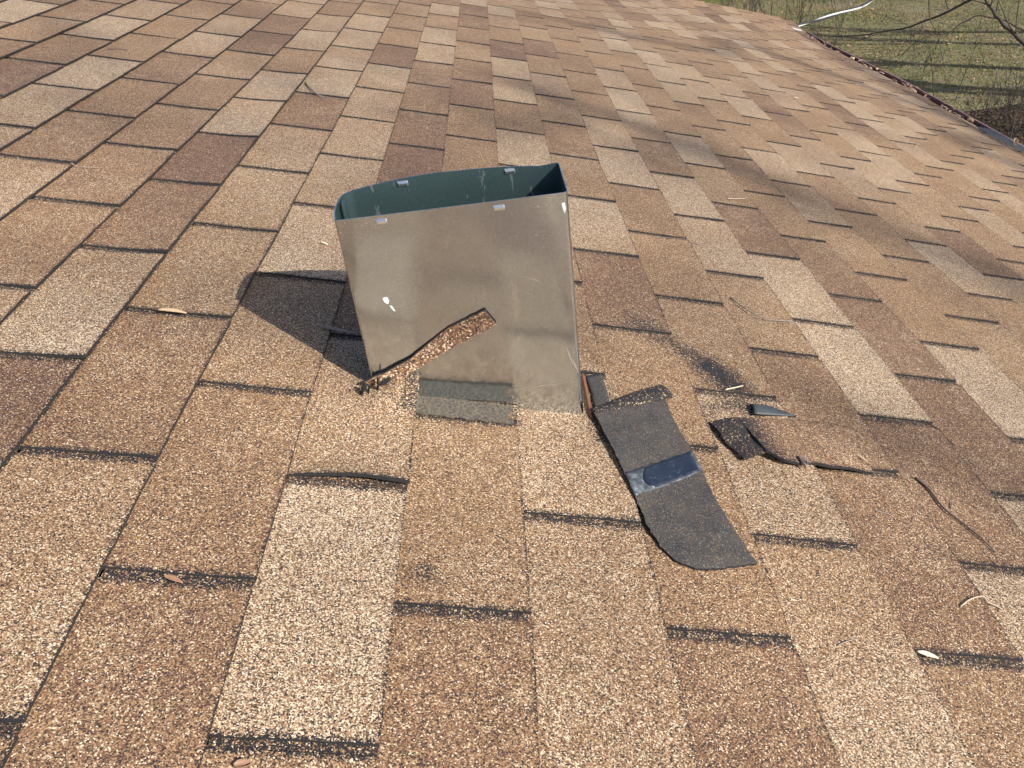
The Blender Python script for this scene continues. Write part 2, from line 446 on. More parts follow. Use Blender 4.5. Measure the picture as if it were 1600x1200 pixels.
def build_tabs():
    V, F, T, UV, FM = [], [], [], [], []
    T0 = .0052
    for c in range(CTOP, 21):
        b0, b1 = butt(c - 1), butt(c)
        n0 = .5 * (c % 2)
        k0 = math.floor((YNEAR - du(c)) / TAB) - 1
        k1 = math.ceil((YEND - du(c)) / TAB) + 1
        cr_run = 0
        lift_row = {-4: .004, -5: .001, -3: .001}.get(c, 0)
        for k in range(k0, k1):
            N = k + n0
            rs = random.Random(c * 1000 + k * 7 + 3)
            g = rs.uniform(.0050, .0078)
            gapfar = rs.uniform(.0042, .0064)
            u0 = du(c) + N * TAB
            u1 = u0 + TAB
            if u1 < YNEAR or u0 > YEND - .03: continue
            ua, ub = u0 + g, min(u1 - gapfar, YEND)
            near = (-1.4 < b1 < 1.6 and u0 < 1.6 and u1 > -.6)
            mid = (-2.2 < b1 < 3 and u0 < 3.5 and u1 > -.6)
            nu, nv = (26, 10) if near else ((12, 5) if mid else (6, 3))
            v = TINT.get((c, N))
            annotated = v is not None
            if v is None:
                r2 = random.Random(c * 131 + int(math.floor((N + c * .5) / 2)) * 17)
                q = r2.random()
                v = rs.uniform(.5, .9) if q < .15 else (rs.uniform(-1, -.45) if q < .36 else rs.uniform(-.35, .25))
            va = v * rs.uniform(.75, 1.0)
            vb = v * rs.uniform(.55, 1.05) if rs.random() < .75 else v * .3
            if rs.random() < .5: va, vb = vb, va
            curl = rs.uniform(0, .0022) + lift_row
            curl2 = rs.uniform(0, .0022) + lift_row
            if (c, N) == (-1, 0.5): curl, curl2 = .0055, .004       # the lifted tab below the duct
            if (c, N) == (-1, 1.5): curl = .002
            skew = rs.uniform(-.0012, .0012)
            tone = rs.uniform(-.06, .06)
            base = len(V)
            vtop = b0 - .014
            def pos(i, j, low):
                fu, fv = i / nu, j / nv
                u = ua + (ub - ua) * fu
                vv = vtop + (b1 - vtop) * fv
                if c == 20:
                    vv = vtop + (eave(u) - vtop) * fv
                elif c == 19:
                    vv = min(vv, eave(u))
                if i in (0, nu): u += .0009 * noise.noise(Vector((vv * 130, u * 40, c))) + skew * fv
                if j == nv: vv += .0012 * noise.noise(Vector((u * 60, c * 3.1, 0))) + .0014 * noise.noise(Vector((u * 9, c * 3.1, 5))) + skew * (fu * 2 - 1)
                s = (vv - b0) / (b1 - b0)
                h = T0 + T0 * s
                cl = (curl * (1 - fu) + curl2 * fu)
                cc = max(0, s) ** 2
                h += cl * cc * (1 + .5 * noise.noise(Vector((u * 7, c, 1))))
                h += .0006 * noise.noise(Vector((u * 14, vv * 14, c * .7)))
                if (c, N) == (-1, 0.5):
                    h += .0075 * math.exp(-(u - ua) / .022) * max(0, math.sin(math.pi * min(1, max(0, s) * .95))) 
                    # this tab laps up against the foot of the duct
                    t = max(0, min(1, (u - .285) / .06))
                    t2 = max(0, min(1, (vv + .085) / .05))
                    if u > .36: t = max(0, 1 - (u - .36) / .02)
                    h += .020 * t * t * (3 - 2 * t) * t2 * t2
                if low: h -= T0 * (.95 if j == nv else .98)
                return u, vv, h
            for j in range(nv + 1):
                for i in range(nu + 1):
                    u, vv, h = pos(i, j, False)
                    V.append(S(vv, u, h))
                    w = wear(vv, u) if near else 0.0
                    fu = i / nu
                    val = va + (vb - va) * fu + tone
                    cre = max(0, val) * .85
                    dee = max(0, -val) * .95
                    T.append((cre, dee, w, 1))
                    UV.append(((fu * 2 - 1) * 147.0, (b1 - vv) * 1000))
            def idx(i, j): return base + j * (nu + 1) + i
            def inhole(i, j):
                u = ua + (ub - ua) * (i + .5) / nu
                vv = vtop + (b1 - vtop) * (j + .5) / nv
                return near and (in_duct(vv, u) or (c == -1 and vv > -.052 and .349 < u < .46))
            for j in range(nv):
                for i in range(nu):
                    if inhole(i, j): continue
                    F.append((idx(i, j), idx(i + 1, j), idx(i + 1, j + 1), idx(i, j + 1)))
                    FM.append(0)
            # skirts: butt edge and both slot sides, so that each tab has its thickness
            sk = {}
            ring = [(i, nv) for i in range(nu + 1)] + [(0, j) for j in range(nv)] + [(nu, j) for j in range(nv)]
            for (i, j) in ring:
                u, vv, h = pos(i, j, True)
                sk[(i, j)] = len(V)
                V.append(S(vv, u, h))
                T.append(T[idx(i, j)])
                UV.append(UV[idx(i, j)])
            for i in range(nu):
                if inhole(i, nv - 1): continue
                F.append((idx(i, nv), idx(i + 1, nv), sk[(i + 1, nv)], sk[(i, nv)]))
                FM.append(1)
            for j in range(nv):
                if not inhole(0, j):
                    F.append((idx(0, j), idx(0, j + 1), sk[(0, j + 1)], sk[(0, j)])); FM.append(1)
                if not inhole(nu - 1, j):
                    F.append((idx(nu, j + 1), idx(nu, j), sk[(nu, j)], sk[(nu, j + 1)])); FM.append(1)
    me = bpy.data.meshes.new('shingles')
    me.from_pydata([tuple(v) for v in V], [], F)
    me.materials.append(MS)
    me.materials.append(MEDGE)
    me.polygons.foreach_set('material_index', FM)
    at = me.color_attributes.new('tint', 'FLOAT_COLOR', 'POINT')
    at.data.foreach_set('color', np.array(T, dtype=np.float32).ravel())
    uvl = me.uv_layers.new(name='tab')
    li = np.empty(len(me.loops), dtype=np.int32)
    me.loops.foreach_get('vertex_index', li)
    uvl.data.foreach_set('uv', np.array(UV, dtype=np.float32)[li].ravel())
    me.update()
    o = bpy.data.objects.new('roof', me)
    COL.objects.link(o)
    o.parent = house
    o.matrix_parent_inverse = Matrix.Translation(-house.location)
    return o
roof = build_tabs()

def under_sheet():
    V, F = [], []
    for c in range(CTOP, 21):
        b0, b1 = butt(c - 1), butt(c)
        nv = 6 if -2 < c < 4 else 1
        ny = 440 if -2 < c < 4 else 60
        base = len(V)
        for j in range(nv + 1):
            s = j / nv
            X = b0 + (b1 - b0) * s
            for i in range(ny + 1):
                Y = YNEAR + (YEND - YNEAR) * i / ny
                XX = min(X, eave(Y) - .004) if c >= 19 else X
                V.append(S(XX, Y, .0052 * s + .0030))
        for j in range(nv):
            for i in range(ny):
                X = b0 + (b1 - b0) * (j + .5) / nv
                Y = YNEAR + (YEND - YNEAR) * (i + .5) / ny
                if in_duct(X, Y): continue
                a = base + j * (ny + 1) + i
                F.append((a, a + ny + 1, a + ny + 2, a + 1))
    o = mesh_obj('shingle_underlay', V, F, MFLOOR, house, smooth=True)
    return o
under_sheet()

def box(vs, fs, p0, p1, f=lambda p: p):
    b = len(vs)
    for z in (p0[2], p1[2]):
        for y in (p0[1], p1[1]):
            for x in (p0[0], p1[0]): vs.append(f(Vector((x, y, z))))
    for q in ((0, 2, 3, 1), (4, 5, 7, 6), (0, 1, 5, 4), (2, 6, 7, 3), (0, 4, 6, 2), (1, 3, 7, 5)):
        fs.append(tuple(b + k for k in q))

def house_rest():
    XR = butt(CTOP - 1)                      # ridge in roof coordinates
    # far slope, so that the house is whole from any side
    vs, fs = [], []
    rw = S(XR, 0, .004)
    for j in range(2):
        for i in range(2):
            y = (YNEAR, YEND)[i]
            d = (0, 6.3)[j]
            z0 = rw.z - d * SP
            vs.append(Vector((rw.x - d * CP, y, z0)))
            vs.append(Vector((rw.x - d * CP, y, z0 - .02)))
    fs = [(0, 2, 6, 4), (1, 5, 7, 3), (4, 6, 7, 5), (0, 4, 5, 1), (2, 3, 7, 6)]
    mesh_obj('roof_far_slope', vs, fs, m_gran('far_slope_granules', .2, .2, 0), house)
    # deck boards under the shingles: rake edge and eave edge
    vs, fs = [], []
    n = 40
    for i in range(n + 1):
        X = XR + (2.49 - XR) * i / n
        vs += [S(X, YEND - .012, -.003), S(X, YEND - .012, -.14), S(X, YEND - .034, -.14), S(X, YEND - .034, -.003)]
    for i in range(n):
        a = i * 4
        for q in range(4): fs.append((a + q, a + (q + 1) % 4, a + 4 + (q + 1) % 4, a + 4 + q))
    fs += [(0, 1, 2, 3), (n * 4 + 3, n * 4 + 2, n * 4 + 1, n * 4)]
    mesh_obj('rake_board', vs, fs, MWHITE, house)
    vs, fs = [], []
    n = 30
    for i in range(n + 1):
        Y = YNEAR + (YEND - .04 - YNEAR) * i / n
        X = eave(Y) - .035
        vs += [S(X, Y, -.006), S(X, Y, -.16), S(X - .02, Y, -.16), S(X - .02, Y, -.006)]
    for i in range(n):
        a = i * 4
        for q in range(4): fs.append((a + q, a + (q + 1) % 4, a + 4 + (q + 1) % 4, a + 4 + q))
    mesh_obj('fascia_board', vs, fs, MMAROON, house)
    # walls, with gable ends up to the slopes
    for yy in (YNEAR + .35, YEND - .3):
        x0, x1 = S(XR, 0).x - 5.5, 2.05
        zr = rw.z - .06
        prof = [(x0, 0), (x1, 0), (x1, zr - (x1 - rw.x) * SP / CP), (rw.x, zr), (x0, zr - (rw.x - x0) * SP / CP)]
        vs = [Vector((x, yy + t, z)) for t in (-.05, .05) for x, z in prof]
        fs = [(0, 1, 2, 3, 4), (9, 8, 7, 6, 5)] + [(k, k + 5, (k + 1) % 5 + 5, (k + 1) % 5) for k in range(5)]
        mesh_obj('wall', vs, fs, MWALL, house)
    for xx in (S(XR, 0).x - 5.45, 2.0):
        vs, fs = [], []
        box(vs, fs, (xx - .05, YNEAR + .41, 0), (xx + .05, YEND - .36, rw.z - .08 - abs(xx - rw.x) * SP / CP))
        mesh_obj('wall', vs, fs, MWALL, house)
    vs, fs = [], []
    x1 = 2.05
    zs = rw.z - (2.44 - rw.x) * SP / CP - .17
    box(vs, fs, (2.06, YNEAR, zs), (2.36, YEND - .06, zs + .015))
    mesh_obj('soffit', vs, fs, MWHITE, house)
house_rest()

# ------------------------------------------------------------------ gutter
def lipx(Y):
    return eave(Y) + .112
def gutter():
    prof = [(-.112, -.012), (-.112, -.105), (-.035, -.115), (-.018, -.085), (0.0, -.045), (0.0, .009), (-.004, .012), (-.020, .012), (-.020, .002)]
    vs, fs = [], []
    n = 60
    Y0, Y1 = YNEAR, 5.86
    for i in range(n + 1):
        Y = Y0 + (Y1 - Y0) * i / n
        X = lipx(Y)
        wob = .003 * noise.noise(Vector((Y * 2.2, 0, 0)))
        for a, h in prof: vs.append(S(X + a, Y, h + wob))
    k = len(prof)
    for i in range(n):
        for q in range(k - 1):
            a = i * k + q
            fs.append((a, a + 1, a + k + 1, a + k))
    g = mesh_obj('gutter', vs, fs, MMAROON, house)
    so = g.modifiers.new('thickness', 'SOLIDIFY')
    so.thickness = .0016
    vs, fs = [], []
    X = lipx(5.86)
    pts = [S(X + a, 5.864, h) for a, h in prof[:6]]
    pts2 = [p + Vector((0, .004, 0)) for p in pts]
    vs = pts + pts2
    fs = [tuple(range(6)), tuple(range(11, 5, -1))] + [(q, q + 6, (q + 1) % 6 + 6, (q + 1) % 6) for q in range(6)]
    e = mesh_obj('gutter_end_cap', vs, fs, MWHITE, g)
    e.matrix_parent_inverse = Matrix.Identity(4)
    vs, fs = [], []                                    # pale drip edge corner showing past the last shingle
    box(vs, fs, (eave(6.0) + .01, 5.90, -.004), (eave(6.0) + .085, 5.95, .004), lambda p: S(p.x, p.y, p.z))
    mesh_obj('drip_edge', vs, fs, MWHITE, house)
    # hangers across the trough
    for y in np.arange(3.6, 5.8, .61):
        vs, fs = [], []
        X = lipx(y)
        box(vs, fs, (X - .104, y - .006, -.012), (X - .006, y + .006, -.009), lambda p: S(p.x, p.y, p.z))
        h = mesh_obj('gutter_hanger', vs, fs, MMAROON, g)
        h.matrix_parent_inverse = Matrix.Identity(4)
    # ribbed guard over the near stretch
    vs, fs = [], []
    for q in range(6):
        o_ = -.10 + q * .0195
        for (y0, y1) in ((1.9, 2.6), (2.6, 3.36)):
            m_ = 8
            for s in range(m_):
                ya, yb = y0 + (y1 - y0) * s / m_, y0 + (y1 - y0) * (s + 1) / m_
                box(vs, fs, (0, 0, 0), (1, 1, 1), lambda p, ya=ya, yb=yb, o_=o_: S(lipx(ya + (yb - ya) * p.y) + o_ + .0045 * p.x, ya + (yb - ya) * p.y, +.010 + .003 * p.z))
    for y in np.arange(1.95, 3.36, .08):
        box(vs, fs, (0, 0, 0), (1, 1, 1), lambda p, y=y: S(lipx(y) - .10 + .112 * p.x, y + .004 * p.y, .0065 + .003 * p.z))
    gm = m_simple('guard_metal', (.26, .29, .33), (.40, .44, .48), .35, 50, .7)
    gg = mesh_obj('gutter_guard', vs, fs, gm, g)
    gg.matrix_parent_inverse = Matrix.Identity(4)
    return g
for_g = gutter()

# ------------------------------------------------------------------ metal duct
def rrect(a0, a1, d0, d1, r, seg=5):
    """closed outline in duct coordinates, corners: front-right, back-right, back-left, front-left"""
    pts = []
    cs = [(a1 - r[0], d0 + r[0], -90, r[0]), (a1 - r[1], d1 - r[1], 0, r[1]), (a0 + r[2], d1 - r[2], 90, r[2]), (a0 + r[3], d0 + r[3], 180, r[3])]
    for cx, cy, st, rr in cs:
        for k in range(seg + 1):
            t = R(st + 90 * k / seg)
            pts.append((cx + rr * math.cos(t), cy + rr * math.sin(t)))
    return pts
def duct():
    loc = duct_w(-DWID / 2, DDEP / 2, 0)
    root = empty('metal_duct', loc)
    tag(root, 'open rectangular galvanised sheet metal duct standing out of the shingle roof', 'duct')
    def dense(pts, n=7):
        out = []
        for (a, b), (c, d) in zip(pts, pts[1:] + pts[:1]):
            L = math.hypot(c - a, d - b)
            k = max(1, int(L / .02))
            for q in range(k): out.append((a + (c - a) * q / k, b + (d - b) * q / k))
        return out
    outer = dense(rrect(-DWID, 0, 0, DDEP, (.0045, .003, .012, .003)))
    T = .0011
    ns = 16
    s0 = -.12
    def shape(a, d, s):
        f = max(0, s) / DH
        # the back panel bows out, the front is a little hollow
        x = (a + DWID / 2) / (DWID / 2)
        if d > DDEP * .7: d += .004 * (1 - x * x) * f
        if a < -DWID * .85: a -= .0045 * max(0, 1 - (2 * d / DDEP - 1) ** 2) * f
        if d < .01: d += .0016 * math.sin(max(0, s) * 13) * (1 - x * x) * .6
        return a, d
    def top(a, d):
        x = (a + DWID / 2) / (DWID / 2)
        t = DH
        if d > DDEP * .6: t += .0095 * (1 - x * x) * (1 if x < 0 else .9)
        if a > -.004: t += .004 * (d / DDEP)
        return t
    def shell(sign, T_):
        cx, cy = -DWID / 2, DDEP / 2
        vs = []
        for j in range(ns + 1):
            for (a, d) in outer:
                tp = top(a, d)
                s = s0 + (tp - s0) * j / ns
                a2, d2 = shape(a, d, s)
                if T_:
                    a2 = cx + (a2 - cx) * (1 - T_ / (DWID / 2))
                    d2 = cy + (d2 - cy) * (1 - T_ / (DDEP / 2))
                vs.append(duct_w(a2, d2, s))
        return vs
    n = len(outer)
    vo, vi = shell(1, 0), shell(1, T)
    vs = vo + vi
    fs, fm = [], []
    off = len(vo)
    for j in range(ns):
        for i in range(n):
            a, b = j * n + i, j * n + (i + 1) % n
            fs.append((a, b, b + n, a + n)); fm.append(0)
            fs.append((off + a, off + a + n, off + b + n, off + b)); fm.append(1)
    j = ns
    for i in range(n):
        a, b = j * n + i, j * n + (i + 1) % n
        fs.append((a, b, off + b, off + a)); fm.append(0)
    me = bpy.data.meshes.new('duct_body')
    Minv = Matrix.Translation(-loc)
    me.from_pydata([tuple(v - loc) for v in vs], [], fs)
    me.materials.append(MGALV)
    me.materials.append(MGALVIN)
    me.polygons.foreach_set('material_index', fm)
    me.polygons.foreach_set('use_smooth', [True] * len(me.polygons))
    bm = bmesh.new(); bm.from_mesh(me)
    for e in bm.edges:
        if len(e.link_faces) == 2 and e.calc_face_angle(0) > R(28): e.smooth = False
    bm.to_mesh(me); bm.free()
    o = bpy.data.objects.new('duct_body', me)
    COL.objects.link(o); o.parent = root
    def kid(name, verts, faces, m_, smooth=False):
        return mesh_obj(name, [v - loc for v in verts], faces, m_, None, smooth)
    def attach(ob):
        ob.parent = root
        return ob
    # crimped locking tabs: a little raised louver cut in the sheet
    tabm = m_simple('bright_crimp', (.70, .72, .74), (.85, .86, .87), .25, 80, .9)
    def crimp(a, s, back, sc=1.0):
        vs, fs = [], []
        W, H = .0065 * sc, .0035
        d0 = (DDEP - .0012 + .004 * .8) if back else 0.0
        sg = -1
        rows = [(0, H), (.0024, H * .2), (.0018, -H * .6), (0, -H)]
        for dd, hh in rows:
            for e in (-1, -.8, .8, 1):
                k = dd if abs(e) < .9 else 0
                vs.append(duct_w(a + W * e, d0 + sg * (k + .0004), s + hh))
        for j in range(3):
            for i in range(3):
                q = j * 4 + i
                fs.append((q, q + 1, q + 5, q + 4))
        return attach(kid('crimp_tab', vs, fs, tabm))
    crimp(-.2081, .3050, False)
    crimp(-.0772, .3040, False)
    crimp(-.1872, .3135, True)
    crimp(-.0589, .3125, True)
    vs = []
    for (d, s) in ((.030, .305), (.042, .306), (.040, .296), (.031, .298)):
        vs.append(duct_w(.0006, d, s))
    attach(kid('crimp_tab', vs + [v + DW * .0 for v in [duct_w(.0030, .036, .301)]], [(0, 1, 4), (1, 2, 4), (2, 3, 4), (3, 0, 4)], tabm))
    # folded lock seam inside the narrow left side
    vs, fs = [], []
    for j in range(9):
        s = -.1 + (DH - .001 + .1) * j / 8
        for a, d in ((-DWID + .0015, DDEP * .60), (-DWID + .0050, DDEP * .62), (-DWID + .0050, DDEP * .74), (-DWID + .0015, DDEP * .76)):
            vs.append(duct_w(a, d, s))
    for j in range(8):
        for q in range(3): fs.append((j * 4 + q, j * 4 + q + 1, j * 4 + q + 5, j * 4 + q + 4))
    fs.append((32, 33, 34, 35))
    attach(kid('lock_seam', vs, fs, MGALVIN))
    # smears of white paint and light scratches on the front
    wm = m_simple('white_smear', (.66, .70, .74), (.88, .90, .92), .5, 300)
    def patch(pts, off=-.0004):
        cx = sum(p[0] for p in pts) / len(pts); cs_ = sum(p[1] for p in pts) / len(pts)
        vs = [duct_w(a, off + .0016 * math.sin(max(0, s) * 13) * (1 - ((a + DWID / 2) / (DWID / 2)) ** 2) * .6, s) for a, s in pts]
        return vs, [tuple(range(len(pts)))]
    for pts in ([(-.2250, .2110), (-.2225, .2125), (-.2190, .2120), (-.2180, .2080), (-.2185, .2045), (-.2205, .2030), (-.2235, .2060)],
                [(-.2185, .2010), (-.2160, .2005), (-.2140, .1960), (-.2130, .1925), (-.2150, .1935), (-.2170, .1965)],
                [(-.0080, .3000), (-.0045, .3010), (-.0035, .2930), (-.0055, .2880), (-.0070, .2940)]):
        v_, f_ = patch(pts)
        attach(kid('paint_smear', v_, f_, wm))
    sm_ = m_simple('scratch_metal', (.62, .61, .58), (.72, .71, .68), .3, 100, .8)
    for (a0, s0_), (a1, s1_), w_ in (((-.0592, .2188), (-.0370, .2067), .0005), ((-.0748, .1917), (-.0662, .1863), .0004), ((-.0941, .0627), (-.0072, .0636), .0004), ((-.0570, .1960), (-.0500, .1925), .0004), ((-.016, .118), (-.009, .088), .0009), ((-.0105, .10), (-.0025, .075), .0010), ((-.0360, .3010), (-.0320, .2985), .0010)):
        dx, ds = a1 - a0, s1_ - s0_
        L = math.hypot(dx, ds)
        nx, n_s = -ds / L * w_, dx / L * w_
        v_, f_ = patch([(a0, s0_), (a0 + dx * .5 + nx, s0_ + ds * .5 + n_s), (a1, s1_), (a0 + dx * .5 - nx, s0_ + ds * .5 - n_s)], -.0003)
        attach(kid('scratch', v_, f_, sm_))
    return root
duct()
# added box under the duct, coloured black for the darkness of the attic
def cavity():
    vs, fs = [], []
    box(vs, fs, (-DWID - .05, -.05, -.60), (.05, DDEP + .05, -.13), lambda p: duct_w(p.x, p.y, p.z))
    fs = [fs[0]] + fs[2:]
    fs = [f for f in fs]
    # leave the top open
    o = mesh_obj('roof_cavity_shade', vs, [f for k, f in enumerate(fs) if k != 99], MDARK, house)
    return o
cavity()

# ------------------------------------------------------------------ loose shingle pieces
def slab(rows, t, fn=S, rag=0.0, seed=0):
    """rows of (X, Y, h) triples -> closed slab of thickness t (h is the top)"""
    nr, nc = len(rows), len(rows[0])
    vs, fs = [], []
    rs = random.Random(seed)
    for r_ in rows:
        for p in r_: vs.append(fn(*p))
    for r_ in rows:
        for p in r_: vs.append(fn(p[0], p[1], p[2] - t))
    o = nr * nc
    top, side = [], []
    for j in range(nr - 1):
        for i in range(nc - 1):
            a = j * nc + i
            fs.append((a, a + 1, a + nc + 1, a + nc)); top.append(0)
            fs.append((o + a, o + a + nc, o + a + nc + 1, o + a + 1)); top.append(2)
    def edge(a, b):
        fs.append((a, b, o + b, o + a)); top.append(1)
    for i in range(nc - 1):
        edge(i + 1, i)
        edge((nr - 1) * nc + i, (nr - 1) * nc + i + 1)
    for j in range(nr - 1):
        edge(j * nc, (j + 1) * nc)
        edge((j + 1) * nc + nc - 1, j * nc + nc - 1)
    return vs, fs, top
def resample(pts, n):
    d = [0]
    for a, b in zip(pts, pts[1:]): d.append(d[-1] + math.dist(a, b))
    out = []
    for k in range(n):
        t = d[-1] * k / (n - 1)
        for q in range(len(d) - 1):
            if t <= d[q + 1] + 1e-9:
                f = (t - d[q]) / max(1e-9, d[q + 1] - d[q])
                out.append(tuple(x + (y - x) * f for x, y in zip(pts[q], pts[q + 1])))
                break
    return out
def loft(Lp, Rp, nr, nc, hfun, jag=.0012, sd=0):
    A, B = resample(Lp, nr), resample(Rp, nr)
    rows = []
    for j in range(nr):
        r_ = []
        for i in range(nc):
            f, g = i / (nc - 1), j / (nr - 1)
            X = A[j][0] + (B[j][0] - A[j][0]) * f
            Y = A[j][1] + (B[j][1] - A[j][1]) * f
            if i in (0, nc - 1) or j in (0, nr - 1):
                X += jag * noise.noise(Vector((X * 150, Y * 150, sd)))
                Y += jag * noise.noise(Vector((X * 150, Y * 150, sd + 9)))
            r_.append((X, Y, hfun(f, g, X, Y)))
        rows.append(r_)
    return rows

TOPH = .0095      # usual top of a tab above the roof field
def headlap():
    """bare grey strip of shingle left uncovered in front of the duct foot"""
    rows = []
    for j in range(9):
        g = j / 8
        r_ = []
        for i in range(28):
            f = i / 27
            X = -.0145 + .134 * f
            Y = (.3100 - .004 * f) + (.0425 - .004 * f) * g
            if j == 0: Y += .0030 * noise.noise(Vector((X * 90, 1, 2)))
            r_.append((X, Y, top_h(X) + .0011))
        rows.append(r_)
    vs, fs, t_ = slab(rows, .002)
    mt, nt, bs = mat('bare_headlap')
    tc = nd(nt, 'ShaderNodeTexCoord')
    nz = noise_(nt, tc.outputs['Object'], 330, 5, .8)
    nt.links.new(ramp(nt, nz, [(.36, (.022, .022, .028)), (.50, (.105, .088, .068)), (.62, (.19, .15, .11)), (.72, (.32, .27, .21))], 'LINEAR'), bs.inputs['Base Color'])
    bs.inputs['Roughness'].default_value = .85
    mesh_obj('bare_headlap', vs, fs, mt, house)
def top_h(X):
    """height of the shingle top above the roof field at down-slope position X"""
    for c in range(CTOP, 21):
        b0, b1 = butt(c - 1), butt(c)
        if b0 <= X < b1: return .0052 * (1 + (X - b0) / (b1 - b0))
    return .008
def flap():
    L_ = [(0.2242, 0.346), (0.2372, 0.2844), (0.2541, 0.1961), (0.2645, 0.1426), (0.2718, 0.1191), (0.2864, 0.0997), (0.3044, 0.0914), (0.3200, 0.0900)]
    R_ = [(0.3325, 0.4142), (0.3367, 0.3586), (0.3473, 0.2956), (0.352, 0.2544), (0.3539, 0.2189), (0.361, 0.1755), (0.3692, 0.1356), (0.377, 0.1058)]
    root = empty('shingle_flap', S(.29, .25, 0))
    tag(root, 'dark grey shingle strip lying upside down beside the duct, blue band across it', 'shingle flap')
    def h(f, g, X, Y):
        z = TOPH + .0050 + .004 * math.sin(g * 5.0 + .5) * (1 - f) + .0025 * math.sin(f * 3.1) * math.sin(g * 9)
        z += .0012 * noise.noise(Vector((X * 30, Y * 30, 2)))
        if g < .1: z += (.1 - g) * .03
        return z
    rows = loft(L_, R_, 60, 16, h, .0026, 3)
    vs, fs, top = slab(rows, .0030)
    o = mesh_obj('underside_sheet', vs, fs, None, root, False, [MBACK, MEDGE, MS and m_gran('flap_granules', .3, .1, 0)], top)
    # sealant band with glossy pale release film at both ends
    bm_, bnt, bbs = mat('sealant_band')
    tc = nd(bnt, 'ShaderNodeTexCoord')
    nz = noise_(bnt, tc.outputs['Object'], 150, 5, .8)
    bnt.links.new(ramp(bnt, nz, [(.3, (.010, .014, .028)), (.60, (.022, .030, .055)), (.68, (.10, .12, .16)), (.76, (.22, .25, .30))], 'LINEAR'), bbs.inputs['Base Color'])
    bbs.inputs['Roughness'].default_value = .38
    film, fnt, fbs = mat('release_film')
    ftc = nd(fnt, 'ShaderNodeTexCoord')
    fn = noise_(fnt, ftc.outputs['Object'], 70, 6, .75)
    fnt.links.new(ramp(fnt, fn, [(.34, (.03, .036, .048)), (.50, (.075, .085, .10)), (.60, (.15, .165, .19)), (.70, (.34, .36, .39))], 'LINEAR'), fbs.inputs['Base Color'])
    fnt.links.new(math_(fnt, 'MULTIPLY_ADD', fn, .6, .15), fbs.inputs['Roughness'])
    def band(x0, x1, g0, g1, m_, name, up, slant=0, rnd_l=0):
        rws = []
        A, B = resample(L_, 101), resample(R_, 101)
        for j in range(7):
            r_ = []
            for i in range(21):
                f = x0 + (x1 - x0) * i / 20
                gg = g0 + (g1 - g0) * j / 6
                edge = abs(j / 3 - 1)
                if rnd_l: f = f + rnd_l * (edge ** 2) * (1 - i / 20)
                if j in (0, 6): gg += .007 * noise.noise(Vector((i * .9, j, 2.5)))
                if i in (0, 20) and x0 > .1: f += .018 * noise.noise(Vector((j * 1.3, i, 7.5)))
                gq = (gg + slant * f) * 100
                q = int(gq); t = gq - q
                aX = A[q][0] + (A[q + 1][0] - A[q][0]) * t; aY = A[q][1] + (A[q + 1][1] - A[q][1]) * t
                bX = B[q][0] + (B[q + 1][0] - B[q][0]) * t; bY = B[q][1] + (B[q + 1][1] - B[q][1]) * t
                X, Y = aX + (bX - aX) * f, aY + (bY - aY) * f
                r_.append((X, Y, h(f, gq / 100, X, Y) + up))
            rws.append(r_)
        v_, f_, t_ = slab(rws, .0003)
        return mesh_obj(name, v_, f_, m_, root, True)
    band(.004, .998, .405, .535, film, 'release_film', .0004, -.03)
    band(.20, .955, .412, .528, bm_, 'sealant_band', .0008, -.03, .09)
    # rolled rim along the top edge
    rim = [(.2255, .349), (.250, .367), (.2779, .386), (.305, .405), (.3345, .4235)]
    P = resample(rim, 18)
    vs, fs = [], []
    seg = 12
    for k, (x, y) in enumerate(P):
        g = k / 17
        dx, dy = .80, .60
        nx, ny = -.57, .82
        w = .007 + .008 * g
        hh = .007 + .006 * g
        for q in range(seg):
            t = 2 * math.pi * q / seg
            wob = 1 + .12 * noise.noise(Vector((k * .6, q, 0)))
            px_ = x + nx * w * math.cos(t) * wob
            py_ = y + ny * w * math.cos(t) * wob
            vs.append(S(px_, py_, TOPH + .004 + hh * .5 + hh * .5 * math.sin(t) * wob))
    for k in range(17):
        for q in range(seg):
            a = k * seg + q; b = k * seg + (q + 1) % seg
            fs.append((a, b, b + seg, a + seg))
    fs.append(tuple(range(seg))[::-1])
    fs.append(tuple(17 * seg + q for q in range(seg)))
    mesh_obj('rolled_rim', vs, fs, m_gran('rim_granules', .3, .2, .80), root, False)
    # narrow upright lip beside the duct, rust stained where it touched the metal
    rows = []
    A_, B_ = [(0.2262, 0.4437), (0.2300, .40), (0.2290, 0.3500)], [(0.2472, 0.4502), (0.250, .41), (0.2505, 0.3760)]
    rows = loft(A_, B_, 12, 6, lambda f, g, X, Y: TOPH + .004 + .004 * f, .0008, 5)
    v_, f_, t_ = slab(rows, .003)
    mesh_obj('side_lip', v_, f_, MBACK, root, True)
    rust = m_simple('rusty_edge', (.09, .035, .018), (.26, .11, .05), .9, 120)
    vs, fs = [], []
    for k in range(10):
        g = k / 9
        Y = .440 - g * .096
        X0 = .2195 + (Y - .352) * -.022
        for (xx, hh) in ((.0012, 0), (.0012, .016 * (1 - g * .3)), (.0062, .012 * (1 - g * .3)), (.0062, 0)):
            vs.append(S(X0 + xx + .0008 * noise.noise(Vector((k, xx * 900, 0))), Y, .003 + hh))
    for k in range(9):
        for q in range(4):
            fs.append((k * 4 + q, k * 4 + (q + 1) % 4, k * 4 + 4 + (q + 1) % 4, k * 4 + 4 + q))
    fs += [(0, 1, 2, 3), (39, 38, 37, 36)]
    mesh_obj('rusty_edge', vs, fs, rust, root)
flap()

